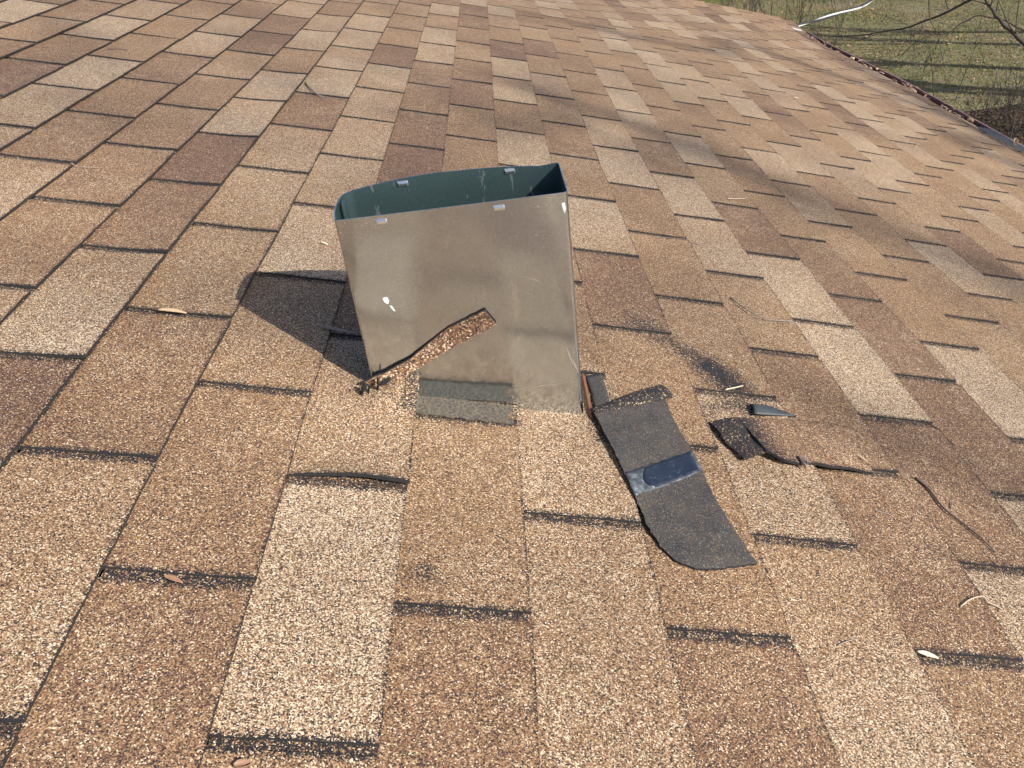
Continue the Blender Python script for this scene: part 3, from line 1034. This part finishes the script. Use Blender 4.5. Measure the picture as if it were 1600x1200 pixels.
MSTRIP = m_gran('strip_granules', .12, .75, .12, 620)
def sliver():
    """torn sliver of shingle standing up along the front of the duct"""
    lo = [(-.2570, .0960), (-.2463, .0985), (-.2291, .1015), (-.2115, .1080), (-.1853, .1200), (-.1595, .1323), (-.1345, .1441), (-.114, .1527), (-.0976, .161)]
    hi = [(-.2680, .1050), (-.2600, .1080), (-.241, .1136), (-.2068, .128), (-.1807, .1462), (-.155, .1629), (-.1306, .1726), (-.109, .1808)]
    A, B = resample(lo, 30), resample(hi, 30)
    rows = []
    for j in range(30):
        r_ = []
        g = j / 29
        for i in range(7):
            f = i / 6
            a = A[j][0] + (B[j][0] - A[j][0]) * f
            s = A[j][1] + (B[j][1] - A[j][1]) * f
            if i in (0, 6): s += .0012 * noise.noise(Vector((j * .9, i, 4)))
            d = -(.0034 + .003 * (1 - g) ** 2 + .0010 * math.sin(g * 7))
            r_.append((a, s, d))
        rows.append(r_)
    vs, fs, top = slab(rows, 0, lambda a, s, d: duct_w(a, d, s))
    nn = len(vs) // 2
    for k in range(nn):
        j, i = divmod(k, 7)
        a, s, d = rows[j][i]
        vs[nn + k] = duct_w(a + .0006, d + .0028, s + .0010)
    root = empty('shingle_strip', duct_w(-.25, -.01, .02))
    tag(root, 'narrow torn strip of brown shingle leaning up across the front of the metal duct', 'shingle strip')
    mesh_obj('granule_strip', vs, fs, None, root, False, [MSTRIP, MEDGE, MBACK], top)
    # crumpled black tear where it leaves the roof, at the left corner of the duct
    vs, fs = [], []
    rs = random.Random(5)
    for k in range(9):
        a0 = -.275 + .004 * k + rs.uniform(-.002, .002)
        s0 = .094 + rs.uniform(-.008, .004)
        dd = -.004 - rs.uniform(0, .016)
        L = rs.uniform(.010, .024)
        an = rs.uniform(-.2, 1.6)
        da, ds = math.cos(an) * L, math.sin(an) * L * .8
        b = len(vs)
        wv = rs.uniform(.003, .006)
        pts = [(a0, s0), (a0 + da * .5, s0 + ds * .5 + .002), (a0 + da, s0 + ds)]
        for (pa, ps) in pts:
            vs += [duct_w(pa, dd, ps), duct_w(pa + wv * .3, dd - .003, ps - wv), duct_w(pa + wv * .3, dd + .003, ps - wv)]
        for q in range(2):
            for e in range(3): fs.append((b + q * 3 + e, b + q * 3 + (e + 1) % 3, b + q * 3 + 3 + (e + 1) % 3, b + q * 3 + 3 + e))
        fs += [(b, b + 1, b + 2), (b + 8, b + 7, b + 6)]
    mesh_obj('torn_root', vs, fs, MEDGE, root)
sliver()

def torn_piece():
    root = empty('torn_shingle', S(.52, .36, 0))
    tag(root, 'torn brown shingle corner curling up with a black underside edge, right of the dark flap', 'torn shingle')
    Lp = [(0.4308, 0.3866), (0.4355, .365), (0.4410, .340), (0.4475, 0.3125)]
    Rp = [(0.6150, 0.4230), (.6200, .395), (.6150, .345), (0.6020, 0.3120)]
    top_e = [(0.4308, 0.3866), (0.47, .397), (0.5199, 0.4100), (0.5877, 0.4200), (.6150, .423)]
    bot_e = [(0.4475, 0.3125), (.47, .300), (0.4897, 0.2990), (.515, .307), (0.5412, 0.3070), (.57, .311), (.602, .312)]
    T_, B_ = resample(top_e, 26), resample(bot_e, 26)
    rows = []
    for j in range(14):
        g = j / 13
        r_ = []
        for i in range(26):
            f = i / 25
            X = T_[i][0] + (B_[i][0] - T_[i][0]) * g
            Y = T_[i][1] + (B_[i][1] - T_[i][1]) * g
            if j == 13: Y += .0022 * noise.noise(Vector((X * 130, 0, 0)))
            z = TOPH + .0015 + .0060 * (1 - f) ** 1.6 + .0030 * g * (1 - f * .7) + .0006 * noise.noise(Vector((X * 40, Y * 40, 0)))
            if f > .8: z -= (f - .8) * .012
            r_.append((X, Y, z + .002))
        rows.append(r_)
    vs, fs, top = slab(rows, .0040)
    o = mesh_obj('granule_face', vs, fs, None, root, False, [MS, MEDGE, MBACK], top)
    at = o.data.color_attributes.new('tint', 'FLOAT_COLOR', 'POINT')
    tt = []
    for k in range(2):
        for j in range(14):
            for i in range(26):
                f = i / 25
                tt.append((.05, .62, max(0, .86 - f * 2.6, .50 if j == 13 else 0, .42 if j == 0 else 0), 1))
    at.data.foreach_set('color', np.array(tt, dtype=np.float32).ravel())
    uvl = o.data.uv_layers.new(name='tab')
    uvl.data.foreach_set('uv', [v for _ in o.data.loops for v in (0.0, 100.0)])
    # folded over black corner
    a_ = [(0.4308, 0.3880), (0.4370, .360), (.4425, .335), (0.4480, 0.3120)]
    b_ = [(0.3900, 0.3740), (.3975, .352), (.4040, .330), (0.4175, 0.2985)]
    rows = loft(a_, b_, 16, 10, lambda f, g, X, Y: TOPH + .0085 - .006 * f * f + .0012 * math.sin(g * 8), .0022, 11)
    v_, f_, t_ = slab(rows, .0036)
    mesh_obj('black_corner', v_, f_, m_gran('corner_granules', .2, .3, .80), root, False)
headlap()
torn_piece()

def chip():
    a_ = [(0.4660, 0.4370), (0.4660, .4250), (0.4635, 0.4100)]
    b_ = [(0.4965, 0.4385), (0.5120, .4310), (0.5300, 0.4225)]
    rows = loft(a_, b_, 8, 10, lambda f, g, X, Y: TOPH + .0045 + .003 * (1 - f) * math.sin(g * 3), .0012, 21)
    v_, f_, t_ = slab(rows, .0028)
    o = mesh_obj('shingle_chip', v_, f_, m_simple('blue_grey_chip', (.025, .03, .038), (.085, .095, .11), .6, 160), None, True)
    tag(recenter(o), 'small blue grey triangular shingle scrap just above the torn brown shingle', 'shingle scrap')
chip()

# ------------------------------------------------------------------ leaves and twigs on the roof
LEAFM = [m_simple('leaf_tan', (.42, .29, .18), (.60, .45, .30), .6, 120), m_simple('leaf_brown', (.22, .12, .07), (.36, .22, .14), .6, 120),
         m_simple('leaf_grey', (.26, .19, .17), (.40, .31, .27), .6, 120), m_simple('leaf_cream', (.62, .52, .37), (.75, .67, .50), .5, 120)]
def leaf_mesh(L, W, curl, bend, seed):
    rs = random.Random(seed)
    vs, fs = [], []
    n, k = 12, 4
    for i in range(n + 1):
        t = i / n
        w = W * .5 * (math.sin(math.pi * min(1, t * 1.02)) ** .8) * (1 - .25 * t) + .0002
        for j in range(k + 1):
            s = j / k * 2 - 1
            vs.append(((t - .5) * L, s * w + bend * math.sin(t * math.pi) + w * .08 * rs.uniform(-1, 1), curl * (s * s) * W + .12 * L * curl * math.sin(t * 3.1) + .0006))
    for i in range(n):
        for j in range(k):
            a = i * (k + 1) + j
            fs.append((a, a + 1, a + k + 2, a + k + 1))
    return vs, fs
def place_leaf(name, X, Y, L, W, rot, mi, label, group=None, curl=.5, bend=0.0, h=TOPH, cat='leaf', seed=1, tilt=0.0):
    if h == TOPH: h = top_h(X) + .0006
    vs, fs = leaf_mesh(L, W, curl, bend, seed)
    c = S(X, Y, h)
    ca, sa = math.cos(rot), math.sin(rot)
    ex = (S(X + .01, Y) - S(X, Y)).normalized()
    ey = (S(X, Y + .01) - S(X, Y)).normalized()
    ez = ex.cross(ey).normalized()
    out = []
    for x, y, z in vs:
        xx, yy = x * ca - y * sa, x * sa + y * ca
        out.append(ex * xx + ey * yy + ez * (z + x * tilt + .0005))
    me = bpy.data.meshes.new(name)
    me.from_pydata([tuple(v) for v in out], [], fs)
    me.materials.append(LEAFM[mi])
    me.polygons.foreach_set('use_smooth', [True] * len(me.polygons))
    o = bpy.data.objects.new(name, me)
    o.location = c
    sm = o.modifiers.new('thickness', 'SOLIDIFY')
    sm.thickness = .0005
    COL.objects.link(o)
    tag(o, label, cat, group)
    return o
place_leaf('leaf', -.3336, .4610, .036, .009, .05, 0, 'long tan leaf resting in a dark shingle slot left of the duct shadow', h=.009, curl=.3, seed=2)
place_leaf('leaf', -.1205, .4735, .050, .008, -.12, 2, 'greyish pink curled leaf inside the duct shadow, touching the duct', curl=.25, seed=3, bend=-.003, h=.010)
place_leaf('seed', .5300, .0080, .022, .007, -.25, 3, 'pale cream seed at the left end of a slot near the bottom right corner', cat='seed', curl=.3, seed=4, h=.009)
place_leaf('leaf', .5965, .3411, .022, .006, -.95, 0, 'little yellowish leaf right of the torn shingle', curl=.4, seed=5)
place_leaf('leaf', .4963, .3030, .022, .011, -1.4, 2, 'round grey brown leaf caught on the lower tear of the torn shingle', curl=.7, seed=6, h=.012)
place_leaf('leaf', -.1968, .0020, .019, .006, -.30, 1, 'reddish brown leaf bit in a slot near the bottom left corner', curl=.4, seed=7, h=.008)
place_leaf('leaf', -.1800, .7560, .014, .006, -.4, 3, 'tiny cream leaf bit in the slot just left of the duct rim', curl=.4, seed=8, h=.008)
place_leaf('leaf', -.0985, -.163, .014, .008, .2, 1, 'dark brown leaf crumb in the slot at the bottom edge', curl=.4, seed=9, h=.006)
place_leaf('leaf', 1.43, 3.02, .022, .008, .2, 3, 'pale leaf lying alone on the far shingles below the top edge', curl=.4, seed=10)

def tube(name, pts, r0, r1, m_, seg=6, fn=None):
    vs, fs = [], []
    n = len(pts)
    for k, p in enumerate(pts):
        a = pts[max(0, k - 1)]; b = pts[min(n - 1, k + 1)]
        d = (b - a).normalized()
        u = d.orthogonal().normalized()
        if abs(d.z) < .9: u = d.cross(Vector((0, 0, 1))).normalized()
        v = d.cross(u)
        r = r0 + (r1 - r0) * k / (n - 1)
        for q in range(seg):
            t = 2 * math.pi * q / seg
            vs.append(p + u * r * math.cos(t) + v * r * math.sin(t))
    for k in range(n - 1):
        for q in range(seg):
            a, b = k * seg + q, k * seg + (q + 1) % seg
            fs.append((a, b, b + seg, a + seg))
    fs.append(tuple(range(seg))[::-1]); fs.append(tuple((n - 1) * seg + q for q in range(seg)))
    return vs, fs
MTW = m_simple('twig_grey', (.20, .16, .14), (.36, .31, .27), .8, 200)
MTWD = m_simple('twig_brown', (.10, .07, .06), (.19, .14, .12), .8, 200)
MTWL = m_simple('needle_straw', (.40, .32, .22), (.55, .45, .33), .7, 200)
def smooth_path(p, n):
    out = []
    P = [p[0]] + list(p) + [p[-1]]
    for k in range(1, len(P) - 2):
        for q in range(n):
            t = q / n
            a, b, c, d = (Vector(P[k - 1]), Vector(P[k]), Vector(P[k + 1]), Vector(P[k + 2]))
            out.append(.5 * ((2 * b) + (-a + c) * t + (2 * a - 5 * b + 4 * c - d) * t * t + (-a + 3 * b - 3 * c + d) * t ** 3))
    out.append(Vector(P[-2]))
    return out
def roof_twig(name, pts, r0, r1, m_, label, cat='twig', arch=.0, n=4):
    sp = smooth_path([(x, y, 0) for x, y in pts], n)
    N = len(sp)
    P = [S(v.x, v.y, top_h(v.x) + .0004 + max(r0, r1) + arch * math.sin(math.pi * k / (N - 1))) for k, v in enumerate(sp)]
    vs, fs = tube(name, P, r0, r1, m_)
    o = mesh_obj(name, vs, fs, m_, None, True)
    tag(recenter(o), label, cat)
    return o
roof_twig('twig', [(0.5413, 0.8149), (0.5576, 0.7647), (0.5855, 0.738), (0.65, 0.7507)], .0012, .0008, MTW, 'slender grey twig bent like a bow, right of the duct', arch=.004)
roof_twig('twig', [(0.6676, 0.3198), (0.6754, 0.2975), (0.6774, 0.2599), (0.6898, 0.2322), (0.6988, 0.213), (0.7017, 0.2056), (0.7071, 0.1845)], .0016, .0009, MTWD, 'long dark jointed twig lying downward near the right edge', arch=.0008)
roof_twig('pine_needle', [(0.6065, 0.0831), (0.6239, 0.0939), (0.6421, 0.0985), (0.6629, 0.0905)], .0010, .0008, MTWL, 'straw coloured arched needle in the lower right corner', 'needle', .003)
roof_twig('twig', [(-0.385, 1.7826), (-0.3615, 1.7215), (-0.3356, 1.672), (-0.3197, 1.6634)], .0022, .0016, MTW, 'curved grey twig on the shingles above and left of the duct', arch=.003)
roof_twig('pine_needle', [(-0.6476, 0.9343), (-0.6251, 0.9316), (-0.5986, 0.9417)], .0009, .0006, MTW, 'short pale needle near the left edge of the roof picture', 'needle', .002)
roof_twig('twig', [(0.5724, 0.2333), (0.5824, 0.2305), (0.5914, 0.2275)], .0008, .0006, MTW, 'tiny grey twig crumb left of the long dark twig', arch=.001)
roof_twig('pine_needle', [(0.4396, 0.4734), (0.455, 0.4793), (0.4712, 0.4908)], .0011, .0008, LEAFM[3], 'whitish needle on the worn black patch above the torn shingle', 'needle', .002)
roof_twig('pine_needle', [(0.6099, 0.411), (0.6162, 0.4026), (0.6225, 0.3941)], .0007, .0006, MTWL, 'thin orange brown needle up and right of the torn shingle', 'needle', .001)
roof_twig('twig', [(0.7579, 0.4676), (0.7686, 0.4472), (0.7812, 0.4216)], .0010, .0007, MTWD, 'short dark twig running from the right end of a slot by the right edge', arch=.001)
roof_twig('twig', [(0.4691, 1.062), (0.5096, 1.0699), (0.5417, 1.0637)], .0013, .0008, MTWD, 'thin reddish twig in the slot right of the duct rim', arch=.001)
roof_twig('pine_needle', [(0.6992, 1.425), (0.7257, 1.43), (0.7511, 1.4481)], .0016, .0010, MTWL, 'pale needle lying crosswise further up the roof right of the duct', 'needle', .002)
roof_twig('pine_needle', [(0.4354, 0.01), (0.4497, 0.0166), (0.4616, 0.0205)], .0006, .0005, MTW, 'hair thin grey needle on the pale shingle at bottom right', 'needle', .001)
roof_twig('twig', [(-0.8868, 1.7793), (-0.8642, 1.7917), (-0.8428, 1.7944)], .0016, .0010, MTWD, 'faint brown twig high on the left shingles', arch=.001)
roof_twig('twig', [(.690, .262), (.6935, .268), (.6975, .276)], .0009, .0006, MTW, 'tiny twig beside the long dark jointed one', arch=.001)

# leaves in the gutter
def gutter_leaves():
    rs = random.Random(12)
    for k in range(110):
        Y = rs.uniform(3.3, 5.8)
        if rs.random() < .3: Y = rs.choice([3.7, 4.25, 4.9, 5.6]) + rs.uniform(-.1, .1)
        X = lipx(Y) - rs.uniform(.006, .085)
        o = place_leaf('dry_leaf', X, Y, rs.uniform(.018, .042), rs.uniform(.008, .020), rs.uniform(0, 6.28), rs.choice([0, 1, 1, 1, 2, 2]),
                       'curled dry leaf among those lying in the maroon gutter', 'leaves caught in the gutter', curl=rs.uniform(.3, .9), h=-.020 + rs.uniform(0, .022), seed=k, tilt=rs.uniform(-.5, .5))
gutter_leaves()
place_leaf('leaf', 2.49, 3.08, .05, .022, 1.2, 0, 'orange brown leaf standing on the ribbed gutter guard', curl=.8, h=.004, seed=77, tilt=.6)

# ------------------------------------------------------------------ power cable from the gable corner
def cable():
    root = empty('power_cable', Wd(2.40, 6.23, -.80))
    tag(root, 'pale and dark twisted cable running from the far roof corner over the lawn', 'cable')
    pts = [(2.34, 6.20, -.80), (2.46, 6.303, -0.783), (2.67, 6.496, -0.798), (2.85, 6.646, -0.803), (3.092, 6.875, -0.822), (3.257, 7.026, -0.826), (3.414, 7.185, -0.806), (3.93, 7.742, -0.741), (5.5, 9.4, -.45), (9, 13, .5), (16, 20, 3.0)]
    P = smooth_path([tuple(Wd(*p)) for p in pts], 14)
    mw = m_simple('pale_insulation', (.45, .47, .49), (.60, .62, .64), .4, 60)
    mk = m_simple('black_insulation', (.02, .02, .022), (.05, .05, .055), .4, 60)
    def strand(ph, r, m_, nm, amp):
        Q = []
        s = 0
        for k, p in enumerate(P):
            if k: s += (p - P[k - 1]).length
            d = (P[min(k + 1, len(P) - 1)] - P[max(0, k - 1)]).normalized()
            u = d.cross(Vector((0, 0, 1))).normalized(); v = d.cross(u)
            t = s * 2 * math.pi / 1.1 + ph
            Q.append(p + (u * math.cos(t) + v * math.sin(t)) * amp)
        vs, fs = tube(nm, Q, r, r, m_, 8)
        mesh_obj(nm, vs, fs, m_, root, True)
    strand(0.6, .0075, mw, 'pale_strand', .0055)
    strand(0.6 + math.pi, .0080, mk, 'black_strand', .0065)
cable()

# ------------------------------------------------------------------ bare trees
def grow(P, D, L, r, depth, out, rs, spread=.6, up=.15, minr=.004, droop=0):
    n = max(3, int(L / .35)) if L > 1 else 4
    pts = [P.copy()]
    d = D.normalized()
    for k in range(n):
        d = (d + Vector((rs.uniform(-1, 1), rs.uniform(-1, 1), rs.uniform(-1, 1))) * .10 + Vector((0, 0, up * .12 - droop))).normalized()
        pts.append(pts[-1] + d * (L / n))
    out.append((pts, r, r * .55))
    if depth <= 0: return
    kids = rs.randint(3, 5)
    for q in range(kids):
        t = rs.uniform(.3, 1.0)
        i = min(n, int(t * n) + 1) if q else n
        ax = Vector((rs.uniform(-1, 1), rs.uniform(-1, 1), rs.uniform(-.4, 1))).normalized()
        nd_ = (d * (1 - spread) + ax * spread).normalized()
        rr = r * (1 - .45 * i / n) * rs.uniform(.45, .7)
        if rr < minr: rr = minr
        grow(pts[i], nd_, L * rs.uniform(.45, .75), rr, depth - 1, out, rs, spread, up, minr, droop)
def tree_mesh(name, segs, m_, parent, seg=6):
    vs, fs = [], []
    for pts, r0, r1 in segs:
        v_, f_ = tube('', pts, r0, r1, None, seg if r0 > .02 else 4)
        b = len(vs)
        vs += v_
        fs += [tuple(b + i for i in f) for f in f_]
    return mesh_obj(name, vs, fs, m_, parent, True)
def bare_tree(x, y, h, r, label, seed, group=None, depth=4, extra=None, m_=None, spread=.55, name='bare_tree', lean=(0, 0)):
    rs = random.Random(seed)
    root = empty(name, (x, y, -.1))
    tag(root, label, 'tree', group)
    out = []
    th = h * .45
    trunk = [Vector((x + lean[0] * k / 6 + rs.uniform(-.04, .04), y + lean[1] * k / 6 + rs.uniform(-.04, .04), -.15 + th * k / 6)) for k in range(7)]
    v = tree_mesh('trunk', [(trunk, r, r * .7)], m_ or MBARK, root, 10)
    tip = trunk[-1]
    for q in range(4):
        an = q * 1.57 + rs.uniform(-.4, .4)
        grow(trunk[-1 - (q % 2)], Vector((math.cos(an) * .55, math.sin(an) * .55, 1)), h * .30, r * .5, depth - 1, out, rs, spread, .3, .006)
    for e in (extra or []): out.append(e)
    tree_mesh('branches', out, m_ or MBARK, root)
    return root

# trees on the sunny side throw their shadows in long streaks over the lawn
lawn_trees = [(15.2, 11.9, 13, .13), (13.9, 10.7, 12, .15), (13.2, 9.6, 12, .10), (13.9, 8.5, 13, .15), (16.5, 13.3, 13, .14)]
names_ = ['broad bare tree second furthest out on the right lawn', 'upright bare tree in the middle of the right lawn', 'slim bare tree closest to the gutter on the right lawn',
          'thickest bare tree on the right lawn, nearest the viewer', 'bare tree furthest out on the right lawn']
LEAN = [(.4, .3), (-.3, .5), (.2, -.5), (.5, .2), (-.4, -.2)]
for k, (x, y, h, r) in enumerate(lawn_trees):
    bare_tree(x, y, h, r, names_[k], 40 + k, 'bare trees right of the house', 4, lean=LEAN[k])

# big tree behind the camera: its limbs shade the roof in soft bands
def shade_tree():
    rs = random.Random(3)
    def over(X, Y, t): return S(X, Y) + SUN * t
    bands = [([(0.4964, 3.7824), (0.8742, 3.7435), (1.3332, 3.8696), (1.8771, 4.1251)], 17.5, .034),
             ([(0.70, 2.15), (0.8253, 1.7857), (0.9105, 1.5203), (1.0228, 1.3986), (1.2075, 1.2469)], 17.0, .024),
             ([(2.44, 4.95), (2.40, 3.70), (2.42, 3.10), (2.35, 2.45)], 18.0, .045),
             ([(0.5286, 0.6056), (0.6361, 0.4862), (0.72, 0.3793), (0.8161, 0.2898)], 16.0, .014),
             ([(0.2083, 1.7551), (0.3697, 1.9308), (0.5706, 1.9661)], 16.5, .03)]
    extra = []
    base = Vector((16.5, -12.6, 0))
    fork = Vector((15.9, -12.2, 5.4))
    for pts, t, r in bands:
        P = [over(x, y, t + .4 * k) for k, (x, y) in enumerate(pts)]
        if (P[0] - fork).length > (P[-1] - fork).length: P = P[::-1]
        path = [fork, fork.lerp(P[0], .5) + Vector((0, 0, .5))] + P + [P[-1] + (P[-1] - P[-2]) * .8]
        sp = smooth_path([tuple(p) for p in path], 5)
        extra.append((sp, r * 1.35, r * .7))
        for q in range(8):
            i = rs.randint(len(sp) // 3, len(sp) - 2)
            d = (sp[i + 1] - sp[i]).normalized()
            ax = Vector((rs.uniform(-1, 1), rs.uniform(-1, 1), rs.uniform(-1, 1))).normalized()
            grow(sp[i], d * .5 + ax * .6, rs.uniform(.8, 1.6), r * .28, 2, extra, rs, .6, .1, .005)
    root = empty('shade_tree', (base.x, base.y, -.1))
    tag(root, 'large bare tree near the eave whose limbs lay soft shade bands on the shingles', 'tree')
    tr = [base + (fork - base) * (k / 6) + Vector((0, 0, -.12 if k == 0 else 0)) for k in range(7)]
    tree_mesh('trunk', [(tr, .26, .20)], MBARK, root, 12)
    tree_mesh('branches', extra, MBARK, root)
shade_tree()

# tree right of the gutter whose thin dark limbs cross the lawn view
def limb_tree():
    rs = random.Random(21)
    bx, by = 5.9, 6.1
    root = empty('overhanging_tree', (bx, by, -.1))
    tag(root, 'dark bare tree at the right whose thin limbs reach across the view of the lawn', 'tree')
    fork = Wd(5.85, 6.2, -.35)
    tr = [Vector((bx, by, -.15)).lerp(fork, k / 6) + Vector((rs.uniform(-.02, .02), rs.uniform(-.02, .02), 0)) for k in range(7)]
    tree_mesh('trunk', [(tr, .10, .07)], MBARKD, root, 10)
    A = [(4.096, 10.02, -1.693), (4.391, 9.592, -1.611), (4.651, 9.273, -1.527), (4.799, 9.003, -1.41), (5.019, 8.701, -1.223), (5.287, 8.26, -0.919), (5.497, 7.825, -0.609), (5.75, 6.8, -.35)]
    B = [(3.741, 6.55, -0.327), (3.861, 6.448, -0.595), (3.936, 6.375, -0.775), (3.988, 6.329, -0.861), (4.026, 6.296, -0.916), (4.09, 6.243, -0.989), (4.178, 6.17, -1.079), (4.333, 6.024, -1.271), (4.515, 5.852, -1.443), (5.2, 5.9, -1.5), (5.87, 6.1, -1.7)]
    C_ = [(4.433, 8.361, -0.978), (4.454, 8.298, -1.252), (4.53, 8.221, -1.434), (4.587, 8.125, -1.709)]
    D_ = [(3.62, 7.02, -1.28), (3.758, 6.963, -1.135), (3.932, 6.884, -1.101), (4.038, 6.848, -1.017), (4.136, 6.804, -0.976), (4.268, 6.725, -1.004), (4.423, 6.616, -1.088), (4.585, 6.484, -1.221), (5.3, 6.3, -1.3), (5.87, 6.15, -1.5)]
    seg = []
    for pts, r0, r1 in ((A, .005, .018), (B, .008, .024), (D_, .0025, .010)):
        sp = smooth_path([tuple(Wd(*p)) for p in pts], 4)
        sp = [p + Vector((0, 0, .006 * math.sin(k * 1.3))) for k, p in enumerate(sp)]
        seg.append((sp, r0, r1))
        for q in range(7):
            i = rs.randint(2, len(sp) - 10)
            d = (sp[i - 1] - sp[i]).normalized()
            ax = Vector((rs.uniform(-1, 1), rs.uniform(-1, 1), rs.uniform(-1, 1))).normalized()
            grow(sp[i], d * .6 + ax * .6, rs.uniform(.3, .8), r0 * .6, 1, seg, rs, .5, 0, .0018)
    sp = smooth_path([tuple(Wd(*p)) for p in [(4.9, 8.85, -1.3), (4.6, 8.6, -.9)] + C_], 5)
    seg.append((sp, .007, .003))
    seg.append((smooth_path([tuple(Wd(*p)) for p in [(5.497, 7.825, -0.609), (5.0, 8.2, -.7), (4.433, 8.361, -0.90)]], 4), .010, .006))
    tree_mesh('branches', seg, MBARKD, root)
limb_tree()

# brush beyond the gable and beside the gutter
def shrub(x, y, h, n, label, seed, spread=.35, r=.010, m_=None, group=None, depth=2):
    rs = random.Random(seed)
    root = empty('bare_shrub', (x, y, -.05))
    tag(root, label, 'shrub', group)
    out = []
    for k in range(n):
        an = rs.uniform(0, 6.28)
        p = Vector((x + rs.uniform(-.25, .25), y + rs.uniform(-.25, .25), -.08))
        grow(p, Vector((math.cos(an) * spread, math.sin(an) * spread, 1)), h * rs.uniform(.5, .8), r * rs.uniform(.7, 1.2), depth, out, rs, .38, .3, .0035)
    tree_mesh('stems', out, m_ or MBARK, root, 5)
lab = ['dense bare shrub left of the others beyond the top edge of the roof', 'bare shrub second from the left beyond the top edge of the roof', 'middle bare shrub beyond the far roof corner',
       'bare shrub right behind the pale cable', 'tall thin bare shrub on the lawn right of the cable end']
for k, (x, y, h, n) in enumerate([(5.9, 20.6, 2.0, 14), (6.0, 18.7, 2.0, 10), (6.5, 18.3, 1.9, 8), (7.2, 17.9, 1.7, 5), (8.0, 19.0, 2.0, 2)]):
    shrub(x, y, h, n, lab[k], 60 + k, group='bare shrubs beyond the gable')
shrub(7.4, 13.7, 1.5, 2, 'thin upright bare sapling in the middle of the lawn view', 81, .15, .008, MBARKD, depth=1)
shrub(7.0, 11.2, .7, 8, 'low tangled brown shrub below the near end of the maroon gutter', 82, .8, .008, MBARKD, depth=2)
shrub(7.7, 11.6, .8, 12, 'low tangled brown shrub at the right picture edge beside the gutter guard', 83, .8, .008, MBARKD)
shrub(7.5, 15.2, .8, 3, 'small spindly shrub between the lawn shadows near the gutter', 84, .4, .006, MBARK)

# ------------------------------------------------------------------ grass and fallen leaves
def litter(name, n, region, size, m_, seed, up, label, cat):
    rs = np.random.RandomState(seed)
    V = np.zeros((n * 4, 3), np.float32)
    (x0, x1, y0, y1) = region
    k = 0
    F = []
    X = rs.uniform(x0, x1, n); Y = rs.uniform(y0, y1, n)
    for i in range(n):
        x, y = float(X[i]), float(Y[i])
        near = math.exp(-((x - 8) ** 2 + (y - 16) ** 2) / 900)
        z = .10 * noise.noise(Vector((x * .15, y * .15, 0))) * near + .03 * noise.noise(Vector((x * .6, y * .6, 3))) * near - .05
        an = rs.uniform(0, 6.28)
        s = size * rs.uniform(.6, 1.4)
        if up:
            c, sn = math.cos(an) * s * .35, math.sin(an) * s * .35
            lx, ly = rs.uniform(-.5, .5) * s, rs.uniform(-.5, .5) * s
            V[k] = (x - c, y - sn, z - .01); V[k + 1] = (x + c, y + sn, z - .01)
            V[k + 2] = (x + c * .3 + lx, y + sn * .3 + ly, z + s); V[k + 3] = (x - c * .3 + lx, y - sn * .3 + ly, z + s * .9)
        else:
            c, sn = math.cos(an) * s, math.sin(an) * s
            t = rs.uniform(-.4, .4, 4) * s
            V[k] = (x - c, y - sn, z + .02 + t[0]); V[k + 1] = (x + sn * .5, y - c * .5, z + .02 + t[1])
            V[k + 2] = (x + c, y + sn, z + .02 + t[2]); V[k + 3] = (x - sn * .5, y + c * .5, z + .02 + t[3])
        F.append((k, k + 1, k + 2, k + 3))
        k += 4
    me = bpy.data.meshes.new(name)
    me.from_pydata(V[:k].tolist(), [], F)
    me.materials.append(m_)
    o = bpy.data.objects.new(name, me)
    COL.objects.link(o)
    tag(o, label, cat, kind='stuff')
def m_blades(name, stops):
    mt, nt, bs = mat(name)
    tc = nd(nt, 'ShaderNodeTexCoord')
    ge = nd(nt, 'ShaderNodeNewGeometry')
    lo = noise_(nt, tc.outputs['Object'], .55, 5, .65)
    f = math_(nt, 'ADD', math_(nt, 'MULTIPLY', ge.outputs['Random Per Island'], .35), math_(nt, 'MULTIPLY_ADD', lo, 1.3, -.36), clamp=True)
    nt.links.new(ramp(nt, f, stops, 'LINEAR'), bs.inputs['Base Color'])
    bs.inputs['Roughness'].default_value = .8
    return mt
litter('grass', 150000, (3.0, 14, 9, 30), .022, m_blades('grass_blades', [(.28, (.10, .17, .022)), (.42, (.18, .18, .042)), (.56, (.26, .20, .075)), (.85, (.36, .27, .135))]), 1, True,
       'thin winter grass, green and straw coloured, covering the lawn', 'grass')
litter('fallen_leaves', 34000, (3.0, 14, 9, 30), .026, m_blades('dead_leaves', [(.2, (.10, .06, .035)), (.5, (.24, .15, .085)), (.75, (.38, .28, .18)), (1, (.5, .42, .32))]), 2, False,
       'dead brown leaves scattered over the lawn', 'leaves')
litter('leaf_litter', 9000, (6.4, 8.6, 10.2, 12.9), .035, m_blades('damp_leaves', [(.2, (.03, .018, .012)), (.5, (.09, .05, .03)), (.8, (.17, .10, .06))]), 5, False,
       'thick dark brown leaf litter under the low shrubs beside the gutter', 'leaf litter')
